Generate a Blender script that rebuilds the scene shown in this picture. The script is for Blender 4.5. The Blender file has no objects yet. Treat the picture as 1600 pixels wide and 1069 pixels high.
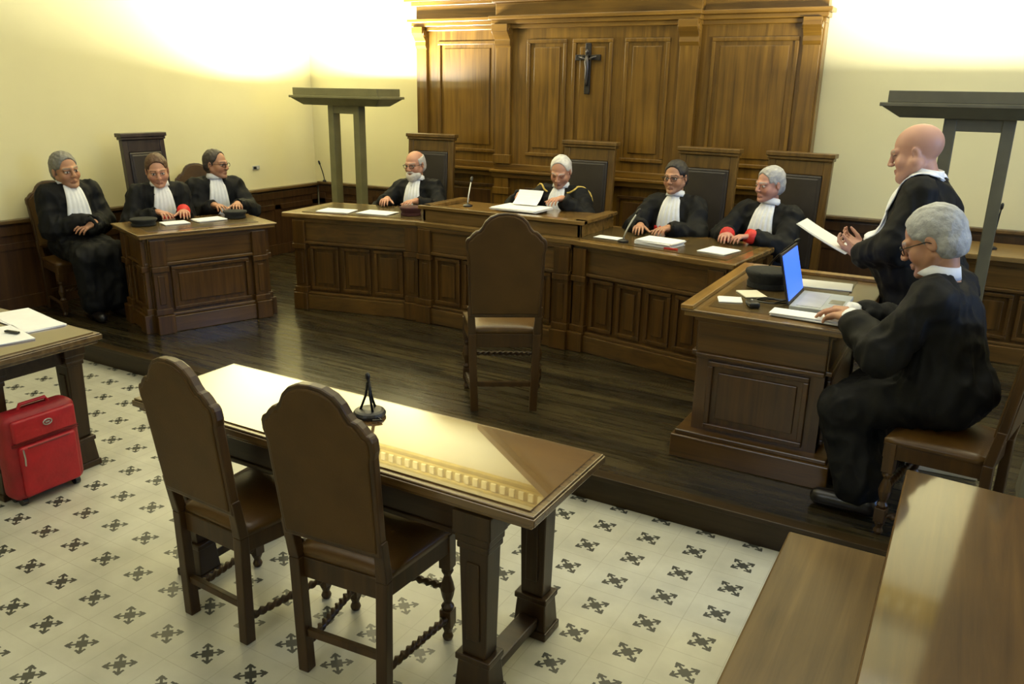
import bpy, bmesh, math, random
import numpy as np
from mathutils import Vector, Matrix, noise
from mathutils.bvhtree import BVHTree

random.seed(7)
PI = math.pi
SC = bpy.context.scene
COL = SC.collection
R = math.radians

# ------------------------------------------------------------------ materials
MATS = {}


def new_mat(name):
    m = bpy.data.materials.new(name)
    m.use_nodes = True
    nt = m.node_tree
    b = nt.nodes['Principled BSDF']
    MATS[name] = m
    return m, nt, b


def setin(b, **kw):
    for k, v in kw.items():
        k = k.replace('_', ' ')
        if k in b.inputs:
            if isinstance(v, tuple) and len(v) == 3:
                v = (*v, 1)
            b.inputs[k].default_value = v


def plain(name, col, rough=.5, metal=0., spec=.5, noise_amt=.15, noise_scale=8, bump=0., bscale=60, **kw):
    m, nt, b = new_mat(name)
    setin(b, Roughness=rough, Metallic=metal, Specular_IOR_Level=spec, **kw)
    tc = nt.nodes.new('ShaderNodeTexCoord')
    n = nt.nodes.new('ShaderNodeTexNoise')
    n.inputs['Scale'].default_value = noise_scale
    n.inputs['Detail'].default_value = 4
    nt.links.new(tc.outputs['Object'], n.inputs['Vector'])
    r = nt.nodes.new('ShaderNodeValToRGB')
    r.color_ramp.elements[0].position = .3
    r.color_ramp.elements[1].position = .7
    r.color_ramp.elements[0].color = (*[c * (1 - noise_amt) for c in col], 1)
    r.color_ramp.elements[1].color = (*[min(1, c * (1 + noise_amt)) for c in col], 1)
    nt.links.new(n.outputs['Fac'], r.inputs['Fac'])
    nt.links.new(r.outputs['Color'], b.inputs['Base Color'])
    if bump:
        n2 = nt.nodes.new('ShaderNodeTexNoise')
        n2.inputs['Scale'].default_value = bscale
        n2.inputs['Detail'].default_value = 3
        nt.links.new(tc.outputs['Object'], n2.inputs['Vector'])
        bp = nt.nodes.new('ShaderNodeBump')
        bp.inputs['Strength'].default_value = bump
        bp.inputs['Distance'].default_value = .01
        nt.links.new(n2.outputs['Fac'], bp.inputs['Height'])
        nt.links.new(bp.outputs['Normal'], b.inputs['Normal'])
    return m


def wood(name, dark, light, axis='z', rough=.32, coat=.25, scale=1., bump=.12, spec=.5):
    m, nt, b = new_mat(name)
    setin(b, Roughness=rough, Coat_Weight=coat, Coat_Roughness=.18, Specular_IOR_Level=spec)
    tc = nt.nodes.new('ShaderNodeTexCoord')
    mp = nt.nodes.new('ShaderNodeMapping')
    s = [22 * scale, 22 * scale, 22 * scale]
    s['xyz'.index(axis)] = 1.1 * scale
    mp.inputs['Scale'].default_value = s
    oi = nt.nodes.new('ShaderNodeObjectInfo')
    vm = nt.nodes.new('ShaderNodeVectorMath')
    vm.operation = 'ADD'
    nt.links.new(tc.outputs['Object'], vm.inputs[0])
    nt.links.new(oi.outputs['Random'], vm.inputs[1])
    nt.links.new(vm.outputs['Vector'], mp.inputs['Vector'])
    n = nt.nodes.new('ShaderNodeTexNoise')
    n.inputs['Scale'].default_value = 1
    n.inputs['Detail'].default_value = 6
    n.inputs['Roughness'].default_value = .6
    n.inputs['Distortion'].default_value = .6
    nt.links.new(mp.outputs['Vector'], n.inputs['Vector'])
    n2 = nt.nodes.new('ShaderNodeTexNoise')
    n2.inputs['Scale'].default_value = 2.2
    n2.inputs['Detail'].default_value = 2
    nt.links.new(vm.outputs['Vector'], n2.inputs['Vector'])
    mx = nt.nodes.new('ShaderNodeMath')
    mx.operation = 'MULTIPLY_ADD'
    nt.links.new(n2.outputs['Fac'], mx.inputs[0])
    mx.inputs[1].default_value = .45
    nt.links.new(n.outputs['Fac'], mx.inputs[2])
    r = nt.nodes.new('ShaderNodeValToRGB')
    r.color_ramp.elements[0].position = .48
    r.color_ramp.elements[1].position = .95
    r.color_ramp.elements[0].color = (*dark, 1)
    r.color_ramp.elements[1].color = (*light, 1)
    nt.links.new(mx.outputs['Value'], r.inputs['Fac'])
    nt.links.new(r.outputs['Color'], b.inputs['Base Color'])
    bp = nt.nodes.new('ShaderNodeBump')
    bp.inputs['Strength'].default_value = bump
    bp.inputs['Distance'].default_value = .004
    nt.links.new(n.outputs['Fac'], bp.inputs['Height'])
    nt.links.new(bp.outputs['Normal'], b.inputs['Normal'])
    return m


oakV = wood('oak_vertical', (.074, .034, .004), (.228, .117, .016), 'z', coat=.15)
oakH = wood('oak_horizontal', (.074, .034, .004), (.228, .117, .016), 'x')
benV = wood('bench_wood_vertical', (.034, .015, .003), (.112, .053, .010), 'z', coat=.12, spec=.35)
benH = wood('bench_wood_horizontal', (.042, .019, .004), (.135, .068, .014), 'x', rough=.28)
benTop = wood('bench_top_wood', (.10, .055, .013), (.24, .14, .042), 'x', rough=.22, coat=.4)
deskV = wood('dark_desk_wood_vertical', (.034, .014, .004), (.105, .050, .012), 'z')
tabV = wood('table_leg_wood', (.014, .007, .003), (.048, .025, .008), 'z', coat=.08, spec=.3)
tabH = wood('table_rail_wood', (.012, .006, .0025), (.042, .021, .007), 'x', coat=.08, spec=.3)
chairW = wood('chair_wood', (.026, .012, .003), (.070, .034, .008), 'z', rough=.4, coat=.08, spec=.35)
pewW = wood('pew_wood', (.030, .014, .003), (.090, .047, .011), 'y', rough=.4, coat=.7, scale=.7, spec=.1, bump=.10)
MATS['pew_wood'].node_tree.nodes['Principled BSDF'].inputs['Coat Roughness'].default_value = .07
seatW = wood('pew_seat_wood', (.055, .030, .008), (.150, .092, .030), 'y', rough=.42, coat=.12, scale=.7, spec=.25)
wainW = wood('wainscot_wood', (.022, .009, .003), (.075, .034, .009), 'z', rough=.4)
wainH = wood('wainscot_cap_wood', (.05, .027, .008), (.13, .075, .024), 'y', rough=.4)
leather = plain('brown_leather', (.068, .035, .008), rough=.5, spec=.25, noise_amt=.2, noise_scale=5, bump=.08, bscale=180)
leatherS = plain('seat_leather', (.080, .040, .009), rough=.32, spec=.4, noise_amt=.2, noise_scale=6, bump=.08, bscale=120)
leatherD = plain('dark_leather', (.030, .024, .020), rough=.36, noise_amt=.2, noise_scale=6, bump=.1, bscale=90)
brass = plain('brass_nails', (.35, .22, .07), rough=.35, metal=1)
bronze = plain('bronze_paint', (.170, .160, .075), rough=.5, noise_amt=.12)
bronzeD = plain('dark_bronze_paint', (.105, .098, .062), rough=.5, noise_amt=.12)
black = plain('black_plastic', (.008, .008, .009), rough=.4)
blackM = plain('black_metal', (.012, .012, .012), rough=.35, metal=.6)
silver = plain('silver_metal', (.45, .45, .45), rough=.3, metal=1)
paper = plain('white_paper', (.80, .81, .82), rough=.8, noise_amt=.03)
paperB = plain('cream_paper', (.72, .68, .55), rough=.8, noise_amt=.05)
felt = plain('black_felt', (.010, .011, .010), rough=.9, noise_amt=.4, noise_scale=30, bump=.3, bscale=120)
maroon = plain('maroon_felt', (.05, .012, .014), rough=.85)
redcloth = plain('red_silk', (.62, .025, .018), rough=.55, noise_amt=.25, noise_scale=25)
robeM = plain('black_robe', (.0045, .0048, .0050), rough=.7, spec=.22, noise_amt=.35, noise_scale=9, bump=.3, bscale=16)
shirt = plain('white_shirt', (.80, .82, .85), rough=.75, noise_amt=.04, noise_scale=40)
gold = plain('gold_cord', (.62, .44, .09), rough=.5, noise_amt=.2, noise_scale=60)
redbag = plain('red_nylon', (.26, .004, .010), rough=.55, noise_amt=.18, noise_scale=14, bump=.25, bscale=40)
redbag2 = plain('red_nylon_pocket', (.36, .005, .012), rough=.5, noise_amt=.18, noise_scale=14, bump=.25, bscale=40)
greycl = plain('grey_plastic', (.45, .45, .43), rough=.5)
shoeM = plain('black_shoe_leather', (.01, .008, .007), rough=.3)
wallM = plain('cream_plaster', (.71, .66, .40), rough=.9, noise_amt=.03, noise_scale=1.5, bump=.03, bscale=30)
ceilM = plain('white_plaster', (.78, .75, .62), rough=.95, noise_amt=.02)
goldM = plain('ochre_moulding', (.34, .24, .035), rough=.6, noise_amt=.25, noise_scale=6)
screen, _nt, _b = new_mat('blue_screen')
setin(_b, Base_Color=(.02, .06, .4), Roughness=.4, Emission_Color=(.05, .17, .85), Emission_Strength=1.4)
greenish = plain('green_card', (.03, .12, .05), rough=.6)
keys = plain('laptop_grey', (.40, .42, .38), rough=.45)


def glass_top_mat():
    m, nt, b = new_mat('polished_glass_top')
    setin(b, Roughness=.16, Specular_IOR_Level=.6, Coat_Weight=1., Coat_Roughness=.012, Coat_IOR=1.9)
    tc = nt.nodes.new('ShaderNodeTexCoord')
    n = nt.nodes.new('ShaderNodeTexNoise')
    mp = nt.nodes.new('ShaderNodeMapping')
    mp.inputs['Scale'].default_value = (1.5, 14, 14)
    nt.links.new(tc.outputs['Object'], mp.inputs['Vector'])
    nt.links.new(mp.outputs['Vector'], n.inputs['Vector'])
    n.inputs['Scale'].default_value = 1.5
    n.inputs['Detail'].default_value = 5
    r = nt.nodes.new('ShaderNodeValToRGB')
    r.color_ramp.elements[0].color = (.075, .038, .012, 1)
    r.color_ramp.elements[1].color = (.16, .09, .03, 1)
    nt.links.new(n.outputs['Fac'], r.inputs['Fac'])
    nt.links.new(r.outputs['Color'], b.inputs['Base Color'])
    return m


glassTop = glass_top_mat()


def tile_mat():
    m, nt, b = new_mat('patterned_cement_tiles')
    setin(b, Roughness=.32, Specular_IOR_Level=.45)
    N = nt.nodes
    L = nt.links
    tc = N.new('ShaderNodeTexCoord')
    sp = N.new('ShaderNodeSeparateXYZ')
    L.new(tc.outputs['Object'], sp.inputs[0])

    def M(op, a, bb=None, c=None):
        n = N.new('ShaderNodeMath')
        n.operation = op
        for i, v in enumerate((a, bb, c)):
            if v is None:
                continue
            if isinstance(v, (int, float)):
                n.inputs[i].default_value = v
            else:
                L.new(v, n.inputs[i])
        return n.outputs[0]
    TX, TY = .2268, .2068
    u = M('SUBTRACT', M('FRACT', M('ADD', M('DIVIDE', M('ADD', sp.outputs['X'], 1.110 + 20 * TX), TX), .5)), .5)
    v = M('SUBTRACT', M('FRACT', M('ADD', M('DIVIDE', M('SUBTRACT', sp.outputs['Y'], 3.541 - 40 * TY), TY), .5)), .5)
    au = M('ABSOLUTE', u)
    av = M('ABSOLUTE', v)
    mx = M('MAXIMUM', au, av)
    mn = M('MINIMUM', au, av)
    inner = M('LESS_THAN', M('ADD', au, av), .135)
    corner = M('MULTIPLY', M('LESS_THAN', mx, .205), M('GREATER_THAN', mn, .125))
    tie = M('MULTIPLY', M('LESS_THAN', M('ABSOLUTE', M('SUBTRACT', au, av)), .035), M('LESS_THAN', mx, .2))
    edge = M('MULTIPLY', M('MULTIPLY', M('LESS_THAN', mx, .195), M('GREATER_THAN', mx, .150)), M('GREATER_THAN', mn, .055))
    mot = M('MAXIMUM', M('MAXIMUM', inner, corner), M('MAXIMUM', tie, edge))
    grout = M('GREATER_THAN', mx, .492)
    nz = N.new('ShaderNodeTexNoise')
    nz.inputs['Scale'].default_value = 5
    nz.inputs['Detail'].default_value = 6
    L.new(tc.outputs['Object'], nz.inputs['Vector'])
    r = N.new('ShaderNodeValToRGB')
    r.color_ramp.elements[0].position = .3
    r.color_ramp.elements[1].position = .7
    r.color_ramp.elements[0].color = (.41, .40, .32, 1)
    r.color_ramp.elements[1].color = (.53, .52, .42, 1)
    L.new(nz.outputs['Fac'], r.inputs['Fac'])
    m1 = N.new('ShaderNodeMixRGB')
    L.new(M('MULTIPLY', grout, .35), m1.inputs[0])
    L.new(r.outputs['Color'], m1.inputs[1])
    m1.inputs[2].default_value = (.25, .22, .15, 1)
    m2 = N.new('ShaderNodeMixRGB')
    L.new(M('MULTIPLY', mot, .93), m2.inputs[0])
    L.new(m1.outputs[0], m2.inputs[1])
    m2.inputs[2].default_value = (.018, .02, .016, 1)
    L.new(m2.outputs[0], b.inputs['Base Color'])
    return m


tileM = tile_mat()


def plank_mat():
    m, nt, b = new_mat('dark_polished_floorboards')
    setin(b, Specular_IOR_Level=.5, Coat_Weight=.55, Coat_Roughness=.10, Coat_IOR=1.6)
    N = nt.nodes
    L = nt.links
    tc = N.new('ShaderNodeTexCoord')
    br = N.new('ShaderNodeTexBrick')
    br.offset = .37
    br.inputs['Scale'].default_value = 1
    br.inputs['Brick Width'].default_value = 1.3
    br.inputs['Row Height'].default_value = .105
    br.inputs['Mortar Size'].default_value = .0025
    br.inputs['Bias'].default_value = 0
    br.inputs['Color1'].default_value = (.010, .008, .004, 1)
    br.inputs['Color2'].default_value = (.036, .028, .012, 1)
    br.inputs['Mortar'].default_value = (.004, .003, .002, 1)
    L.new(tc.outputs['Object'], br.inputs['Vector'])
    mp = N.new('ShaderNodeMapping')
    mp.inputs['Scale'].default_value = (1.2, 26, 1)
    L.new(tc.outputs['Object'], mp.inputs['Vector'])
    n = N.new('ShaderNodeTexNoise')
    n.inputs['Scale'].default_value = 1.5
    n.inputs['Detail'].default_value = 6
    L.new(mp.outputs['Vector'], n.inputs['Vector'])
    mm = N.new('ShaderNodeMixRGB')
    mm.blend_type = 'MULTIPLY'
    mm.inputs[0].default_value = .7
    L.new(br.outputs['Color'], mm.inputs[1])
    r = N.new('ShaderNodeValToRGB')
    r.color_ramp.elements[0].position = .3
    r.color_ramp.elements[0].color = (.35, .35, .35, 1)
    r.color_ramp.elements[1].position = .75
    r.color_ramp.elements[1].color = (2.2, 2.1, 1.7, 1)
    L.new(n.outputs['Fac'], r.inputs['Fac'])
    L.new(r.outputs['Color'], mm.inputs[2])
    L.new(mm.outputs[0], b.inputs['Base Color'])
    rr = N.new('ShaderNodeMapRange')
    rr.inputs['To Min'].default_value = .14
    rr.inputs['To Max'].default_value = .42
    L.new(n.outputs['Fac'], rr.inputs['Value'])
    L.new(rr.outputs[0], b.inputs['Roughness'])
    bp = N.new('ShaderNodeBump')
    bp.inputs['Strength'].default_value = .22
    bp.inputs['Distance'].default_value = .005
    L.new(n.outputs['Fac'], bp.inputs['Height'])
    L.new(bp.outputs['Normal'], b.inputs['Normal'])
    return m


plankM = plank_mat()


def skin_mat():
    m, nt, b = new_mat('skin')
    setin(b, Roughness=.5, Specular_IOR_Level=.4, Subsurface_Weight=.08)
    if 'Subsurface Scale' in b.inputs:
        b.inputs['Subsurface Scale'].default_value = .01
    a = nt.nodes.new('ShaderNodeAttribute')
    a.attribute_name = 'tint'
    nt.links.new(a.outputs['Color'], b.inputs['Base Color'])
    return m


skinM = skin_mat()


def hair_mat(name, c):
    return plain(name, c, rough=.6, noise_amt=.22, noise_scale=26, bump=.35, bscale=90)


# ------------------------------------------------------------------ object helpers
def link(name, me, mat=None, parent=None):
    o = bpy.data.objects.new(name, me)
    COL.objects.link(o)
    if mat is not None and me is not None:
        if isinstance(mat, (list, tuple)):
            for x in mat:
                me.materials.append(x)
        else:
            me.materials.append(mat)
    if parent is not None:
        o.parent = parent
    return o


def tag(o, label=None, cat=None, group=None, kind=None):
    if label:
        o['label'] = label
    if cat:
        o['category'] = cat
    if group:
        o['group'] = group
    if kind:
        o['kind'] = kind
    return o


def empty(name, label, cat, loc=(0, 0, 0), rz=0., group=None):
    o = bpy.data.objects.new(name, None)
    o.empty_display_size = .1
    COL.objects.link(o)
    o.location = loc
    o.rotation_euler = (0, 0, rz)
    return tag(o, label, cat, group)


def copy_tree(o, parent=None):
    c = o.copy()
    COL.objects.link(c)
    if parent is not None:
        c.parent = parent
    for ch in list(o.children):
        copy_tree(ch, c)
    return c


class MB:
    def __init__(self):
        self.bm = bmesh.new()

    def box(self, x0, x1, y0, y1, z0, z1):
        v = [self.bm.verts.new(p) for p in ((x0, y0, z0), (x1, y0, z0), (x1, y1, z0), (x0, y1, z0),
                                            (x0, y0, z1), (x1, y0, z1), (x1, y1, z1), (x0, y1, z1))]
        for f in ((3, 2, 1, 0), (4, 5, 6, 7), (0, 1, 5, 4), (1, 2, 6, 5), (2, 3, 7, 6), (3, 0, 4, 7)):
            self.bm.faces.new([v[i] for i in f])
        return self

    def hexa(self, b, t):
        """b, t: four bottom and four top points, counter-clockwise from above"""
        v = [self.bm.verts.new(p) for p in list(b) + list(t)]
        for f in ((3, 2, 1, 0), (4, 5, 6, 7), (0, 1, 5, 4), (1, 2, 6, 5), (2, 3, 7, 6), (3, 0, 4, 7)):
            self.bm.faces.new([v[i] for i in f])
        return self

    def prism(self, pts, z0, z1):
        """polygon in xy extruded in z (pts counter-clockwise)"""
        n = len(pts)
        a = [self.bm.verts.new((p[0], p[1], z0)) for p in pts]
        b = [self.bm.verts.new((p[0], p[1], z1)) for p in pts]
        self.bm.faces.new(a[::-1])
        self.bm.faces.new(b)
        for i in range(n):
            j = (i + 1) % n
            self.bm.faces.new((a[i], a[j], b[j], b[i]))
        return self

    def prism_y(self, pts, y0, y1):
        """polygon in xz extruded in y"""
        n = len(pts)
        a = [self.bm.verts.new((p[0], y0, p[1])) for p in pts]
        b = [self.bm.verts.new((p[0], y1, p[1])) for p in pts]
        self.bm.faces.new(a)
        self.bm.faces.new(b[::-1])
        for i in range(n):
            j = (i + 1) % n
            self.bm.faces.new((a[j], a[i], b[i], b[j]))
        return self

    def prism_x(self, pts, x0, x1):
        """polygon in yz extruded in x"""
        n = len(pts)
        a = [self.bm.verts.new((x0, p[0], p[1])) for p in pts]
        b = [self.bm.verts.new((x1, p[0], p[1])) for p in pts]
        self.bm.faces.new(a[::-1])
        self.bm.faces.new(b)
        for i in range(n):
            j = (i + 1) % n
            self.bm.faces.new((a[i], a[j], b[j], b[i]))
        return self

    def lathe(self, prof, c=(0, 0, 0), n=16):
        """prof: list of (r, z)"""
        rings = []
        for r, z in prof:
            rings.append([self.bm.verts.new((c[0] + r * math.cos(2 * PI * i / n), c[1] + r * math.sin(2 * PI * i / n), c[2] + z))
                          for i in range(n)])
        for a, b in zip(rings, rings[1:]):
            for i in range(n):
                j = (i + 1) % n
                self.bm.faces.new((a[i], a[j], b[j], b[i]))
        self.bm.faces.new(rings[0][::-1])
        self.bm.faces.new(rings[-1])
        return self

    def tube(self, pts, r, n=8, closed=False, twist=0., lobes=0., flat=1.):
        pts = [Vector(p) for p in pts]
        N = len(pts)
        rad = r if isinstance(r, (list, tuple)) else [r] * N
        rings = []
        up = None
        dist = 0
        for i, p in enumerate(pts):
            if closed:
                t = pts[(i + 1) % N] - pts[i - 1]
            else:
                t = pts[min(i + 1, N - 1)] - pts[max(i - 1, 0)]
            t.normalize()
            if up is None:
                up = Vector((0, 0, 1)) if abs(t.z) < .9 else Vector((1, 0, 0))
            s = t.cross(up)
            if s.length < 1e-5:
                s = t.cross(Vector((0, 1, 0)))
            s.normalize()
            up2 = s.cross(t).normalized()
            up = up2
            if i:
                dist += (p - pts[i - 1]).length
            ring = []
            for k in range(n):
                a = 2 * PI * k / n
                rr = rad[i] * (1 + lobes * math.cos(2 * (a - twist * dist)))
                ring.append(self.bm.verts.new(p + s * (math.cos(a) * rr) + up2 * (math.sin(a) * rr * flat)))
            rings.append(ring)
        seq = list(zip(rings, rings[1:]))
        if closed:
            seq.append((rings[-1], rings[0]))
        for a, b in seq:
            for k in range(n):
                j = (k + 1) % n
                self.bm.faces.new((a[k], a[j], b[j], b[k]))
        if not closed:
            self.bm.faces.new(rings[0][::-1])
            self.bm.faces.new(rings[-1])
        return self

    def build(self, name, mat, parent=None, bevel=0., smooth=False, xf=None):
        bmesh.ops.recalc_face_normals(self.bm, faces=self.bm.faces[:])
        if xf is not None:
            self.bm.transform(xf)
        me = bpy.data.meshes.new(name)
        self.bm.to_mesh(me)
        self.bm.free()
        if smooth:
            for p in me.polygons:
                p.use_smooth = True
        o = link(name, me, mat, parent)
        if bevel:
            md = o.modifiers.new('bevel', 'BEVEL')
            md.width = bevel
            md.segments = 2
            md.limit_method = 'ANGLE'
            md.angle_limit = R(40)
        return o


def structure(o):
    o['kind'] = 'structure'
    return o


# ------------------------------------------------------------------ the room
PZ = .15                     # height of the wooden platform
XL, XR, YB, YF, ZC = -7.1, 3.6, 7.6, -2.6, 5.0
structure(MB().box(XL - .15, XR + .15, YF - .15, YB + .15, -.12, 0).build('floor', tileM))
structure(MB().box(XL, 1.5, 3.555, YB, 0, PZ).build('platform', plankM))
riserM = wood('riser_wood', (.016, .009, .003), (.050, .031, .011), 'x', coat=.05, spec=.25)
structure(MB().box(XL, 1.5, 3.54, 3.555, 0, PZ - .022).box(XL, 1.5, 3.525, 3.60, PZ - .022, PZ + .003).build('trim_11', riserM, bevel=.004))
structure(MB().box(XL, XR, YB, YB + .15, 0, ZC).build('wall_back', wallM))
structure(MB().box(XL - .15, XL, YF, YB, 0, ZC).build('wall_left', wallM))
structure(MB().box(XR, XR + .15, YF, YB, 0, ZC).build('wall_right', wallM))
structure(MB().box(XL, XR, YF - .15, YF, 0, ZC).build('wall_front', wallM))
structure(MB().box(XL - .15, XR + .15, YF - .15, YB + .15, ZC, ZC + .12).build('ceiling', ceilM))


def wain(name, L_, z0, z1, xf, mat=wainW):
    """panelling L_ long along local x, its face at local y=0 looking to -y, wall at y=.04"""
    m = MB()
    m.box(0, L_, .0, .04, z0, z1)
    m.box(0, L_, -.012, .02, z1 - .10, z1 - .02)
    m.box(0, L_, -.010, .02, z0, z0 + .12)
    n = max(1, int(L_ / .62))
    w = L_ / n
    for i in range(n + 1):
        x = min(max(i * w, .05), L_ - .05)
        m.box(x - .05, x + .05, -.010, .02, z0 + .12, z1 - .10)
    m.box(0, L_, -.010, .02, z0 + (z1 - z0) * .70, z0 + (z1 - z0) * .78)
    o = m.build(name, mat, bevel=.004, xf=xf)
    return structure(o)


# left wall panelling: local x -> world y
xfL = Matrix.Translation((XL + .04, YF, 0)) @ Matrix.Rotation(R(90), 4, 'Z')
xfL = Matrix.Translation((XL, 0, 0)) @ Matrix(((0, -1, 0, .04), (1, 0, 0, 0), (0, 0, 1, 0), (0, 0, 0, 1)))
wain('trim_1', YB - .04 - 3.54, PZ, .90, xfL @ Matrix.Translation((3.54, 0, 0)))
wain('trim_2', 3.54 + 2.5, 0, .90, xfL @ Matrix.Translation((-2.5, 0, 0)))
structure(MB().box(XL, XL + .075, YF, YB, .90, .93).build('trim_3', wainH, bevel=.006))
xfB = Matrix.Translation((0, YB - .04, 0))
wain('trim_4', 1.58, PZ, .92, xfB @ Matrix.Translation((-7.02, 0, 0)))
wain('trim_5', 4.8, PZ, 1.02, xfB @ Matrix.Translation((-1.26, 0, 0)))
structure(MB().box(-7.02, -5.44, YB - .075, YB, .92, .95).build('trim_6', wainH, bevel=.006))
structure(MB().box(-1.26, 3.55, YB - .075, YB, 1.02, 1.05).build('trim_7', wainH, bevel=.006))
structure(MB().box(XL, XL + .16, 1.2, 3.50, .0, .30).box(XL, XL + .19, 1.2, 3.52, .285, .31)
          .build('baseboard_left', wainW, bevel=.006))
# tall dark panelling right of the lamp, beyond the frame but mirrored in the pew
m = MB().box(.56, XR, YB - .17, YB, 1.05, ZC)
for i in range(4):
    framed_x = .64 + i * .75
    m.box(framed_x, framed_x + .05, YB - .20, YB - .17, 1.2, ZC - .1).box(framed_x + .55, framed_x + .60, YB - .20, YB - .17, 1.2, ZC - .1)
structure(m.build('trim_12', wainW, bevel=.005))
# cornice band high on the walls
structure(MB().box(XL, .56, YB - .10, YB, 4.02, 4.14).box(XL, .56, YB - .06, YB, 3.97, 4.02)
          .box(XL, .56, YB - .14, YB, 4.14, 4.18).build('trim_8', goldM, bevel=.008))
m = MB()
for i in range(59):
    x = XL + .08 + i * .127
    m.box(x, x + .065, YB - .128, YB - .10, 4.03, 4.125)
structure(m.build('trim_10', plain('pale_dentils', (.62, .52, .22), rough=.7)))
structure(MB().box(XL, XL + .10, YF, YB - .14, 4.02, 4.14).box(XL, XL + .14, YF, YB - .14, 4.14, 4.18)
          .build('trim_9', goldM, bevel=.008))

# ------------------------------------------------------------------ tall panelling behind the judges
YR = 7.42
CX = -3.355
rer = empty('wood_panelling', 'tall carved oak wall panelling with pediment behind the judges', 'panelling', (CX, YR, PZ))


def Z(z):
    return z - PZ


m = MB().box(-2.05, 2.05, .02, .17, 0, Z(2.95)).box(-1.02, 1.02, -.06, .02, 0, Z(3.22))
m.build('backing', oakV, rer, bevel=.004)
# dado with its own panels
m = MB().box(-2.06, 2.06, -.03, .02, 0, .16).box(-1.04, 1.04, -.11, -.03, 0, .16)
m.build('plinth', oakH, rer, bevel=.005)


def framed(m, x0, x1, z0, z1, y, fw=.035, d=.022):
    """raised moulding frame around a recessed field"""
    m.box(x0, x1, y - d, y, z0, z0 + fw)
    m.box(x0, x1, y - d, y, z1 - fw, z1)
    m.box(x0, x0 + fw, y - d, y, z0 + fw, z1 - fw)
    m.box(x1 - fw, x1, y - d, y, z0 + fw, z1 - fw)


cells = [(-1.79, -1.08, .02), (-.68, -.25, -.06), (-.19, .22, -.06), (.34, .77, -.06), (1.12, 1.86, .02)]
for x0, x1, y in cells:
    m = MB()
    framed(m, x0, x1, Z(1.42), Z(2.52), y)
    m.box(x0 + .075, x1 - .075, y - .012, y, Z(1.50), Z(2.45))
    m.build('panel', oakV, rer, bevel=.006)
    m = MB()
    framed(m, x0, x1, .30, Z(1.10), y, .03, .018)
    m.box(x0 + .06, x1 - .06, y - .010, y, .37, Z(1.04))
    m.build('lower_panel', deskV, rer, bevel=.005)
for xc, y, w in ((-1.985, .02, .065), (-.94, -.06, .085), (.95, -.06, .085), (1.965, .02, .07)):
    m = MB()
    m.box(xc - w, xc + w, y - .05, y, .16, Z(1.22))
    m.box(xc - w - .012, xc + w + .012, y - .065, y, Z(1.02), Z(1.09))
    m.box(xc - w, xc + w, y - .04, y, Z(1.33), Z(2.46))
    m.box(xc - w - .014, xc + w + .014, y - .058, y, Z(1.33), Z(1.42))
    pl_ = m.build('pilaster', oakV, rer, bevel=.005)
    # scrolled bracket under the cornice
    prof = [(y, Z(2.42)), (y - .035, Z(2.44)), (y - .06, Z(2.48)), (y - .055, Z(2.52)), (y - .08, Z(2.55)), (y - .12, Z(2.60)),
            (y - .12, Z(2.66)), (y, Z(2.66))]
    m = MB().prism_x(prof[::-1], xc - w - .004, xc + w + .004)
    m.tube([(xc - w - .012, y - .072, Z(2.60)), (xc + w + .012, y - .072, Z(2.60))], .034, 10)
    m.build('corbel', oakH, pl_, bevel=.004)
m = MB()
m.box(-2.08, 2.08, -.07, .02, Z(1.24), Z(1.27)).box(-2.06, 2.06, -.04, .02, Z(1.19), Z(1.24))
m.box(-1.06, 1.06, -.15, -.06, Z(1.24), Z(1.27)).box(-1.05, 1.05, -.12, -.06, Z(1.19), Z(1.24))
m.box(-2.06, 2.06, -.01, .02, Z(1.27), Z(1.33)).box(-1.04, 1.04, -.09, -.06, Z(1.27), Z(1.33))
m.build('ledge', oakH, rer, bevel=.006)
m = MB()
for dx, dz0, dz1, out in ((0, 2.62, 2.66, .05), (.02, 2.66, 2.70, .085), (.05, 2.70, 2.735, .12), (.0, 2.735, 2.86, .02), (.03, 2.86, 2.90, .07),
                          (.08, 2.90, 2.94, .13), (.11, 2.94, 2.98, .17)):
    m.box(-2.06 - dx, 2.06 + dx, .02 - out, .10, Z(dz0), Z(dz1))
    m.box(-1.04 - dx * .5, 1.04 + dx * .5, -.06 - out, .02, Z(dz0), Z(dz1))
m.build('cornice', oakH, rer, bevel=.006)
m = MB()
m.prism_y([(-1.12, Z(3.2)), (1.12, Z(3.2)), (0, Z(4.0))], -.07, .10)
m.box(-1.16, 1.16, -.14, .10, Z(3.16), Z(3.22))
for s in (-1, 1):
    a = (s * 1.18, Z(3.18))
    pts = [(s * 1.18, Z(3.18)), (s * 1.18, Z(3.26)), (0, Z(4.1)), (0, Z(4.0))]
    m.prism_y(pts if s > 0 else pts[::-1], -.16, .10)
m.build('pediment', benH, rer, bevel=.005)

# crucifix
cr = empty('crucifix', 'small dark crucifix hanging on the middle oak panel', 'crucifix', (-3.372, YR - .092, 2.04))
m = MB().box(-.028, .028, -.012, .012, 0, .43).box(-.10, .10, -.012, .012, .29, .335)
for x, z in ((-.10, .312), (.10, .312), (0, .415), (0, .01)):
    m.box(x - .026, x + .026, -.013, .013, z - .026, z + .026)
m.build('cross', plain('dark_cross_wood', (.014, .011, .010), rough=.4), cr, bevel=.004)
m = MB()
m.tube([(0, -.03, .33), (0, -.034, .27), (.006, -.03, .21), (.004, -.034, .15), (0, -.028, .085), (0, -.02, .06)], [.014, .026, .018, .017, .010, .010], 8)
m.tube([(0, -.03, .345), (.004, -.036, .365), (.004, -.034, .385)], [.010, .017, .010], 8)
for s in (-1, 1):
    m.tube([(s * .012, -.03, .29), (s * .05, -.024, .31), (s * .09, -.016, .322)], [.012, .009, .008], 8)
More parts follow.
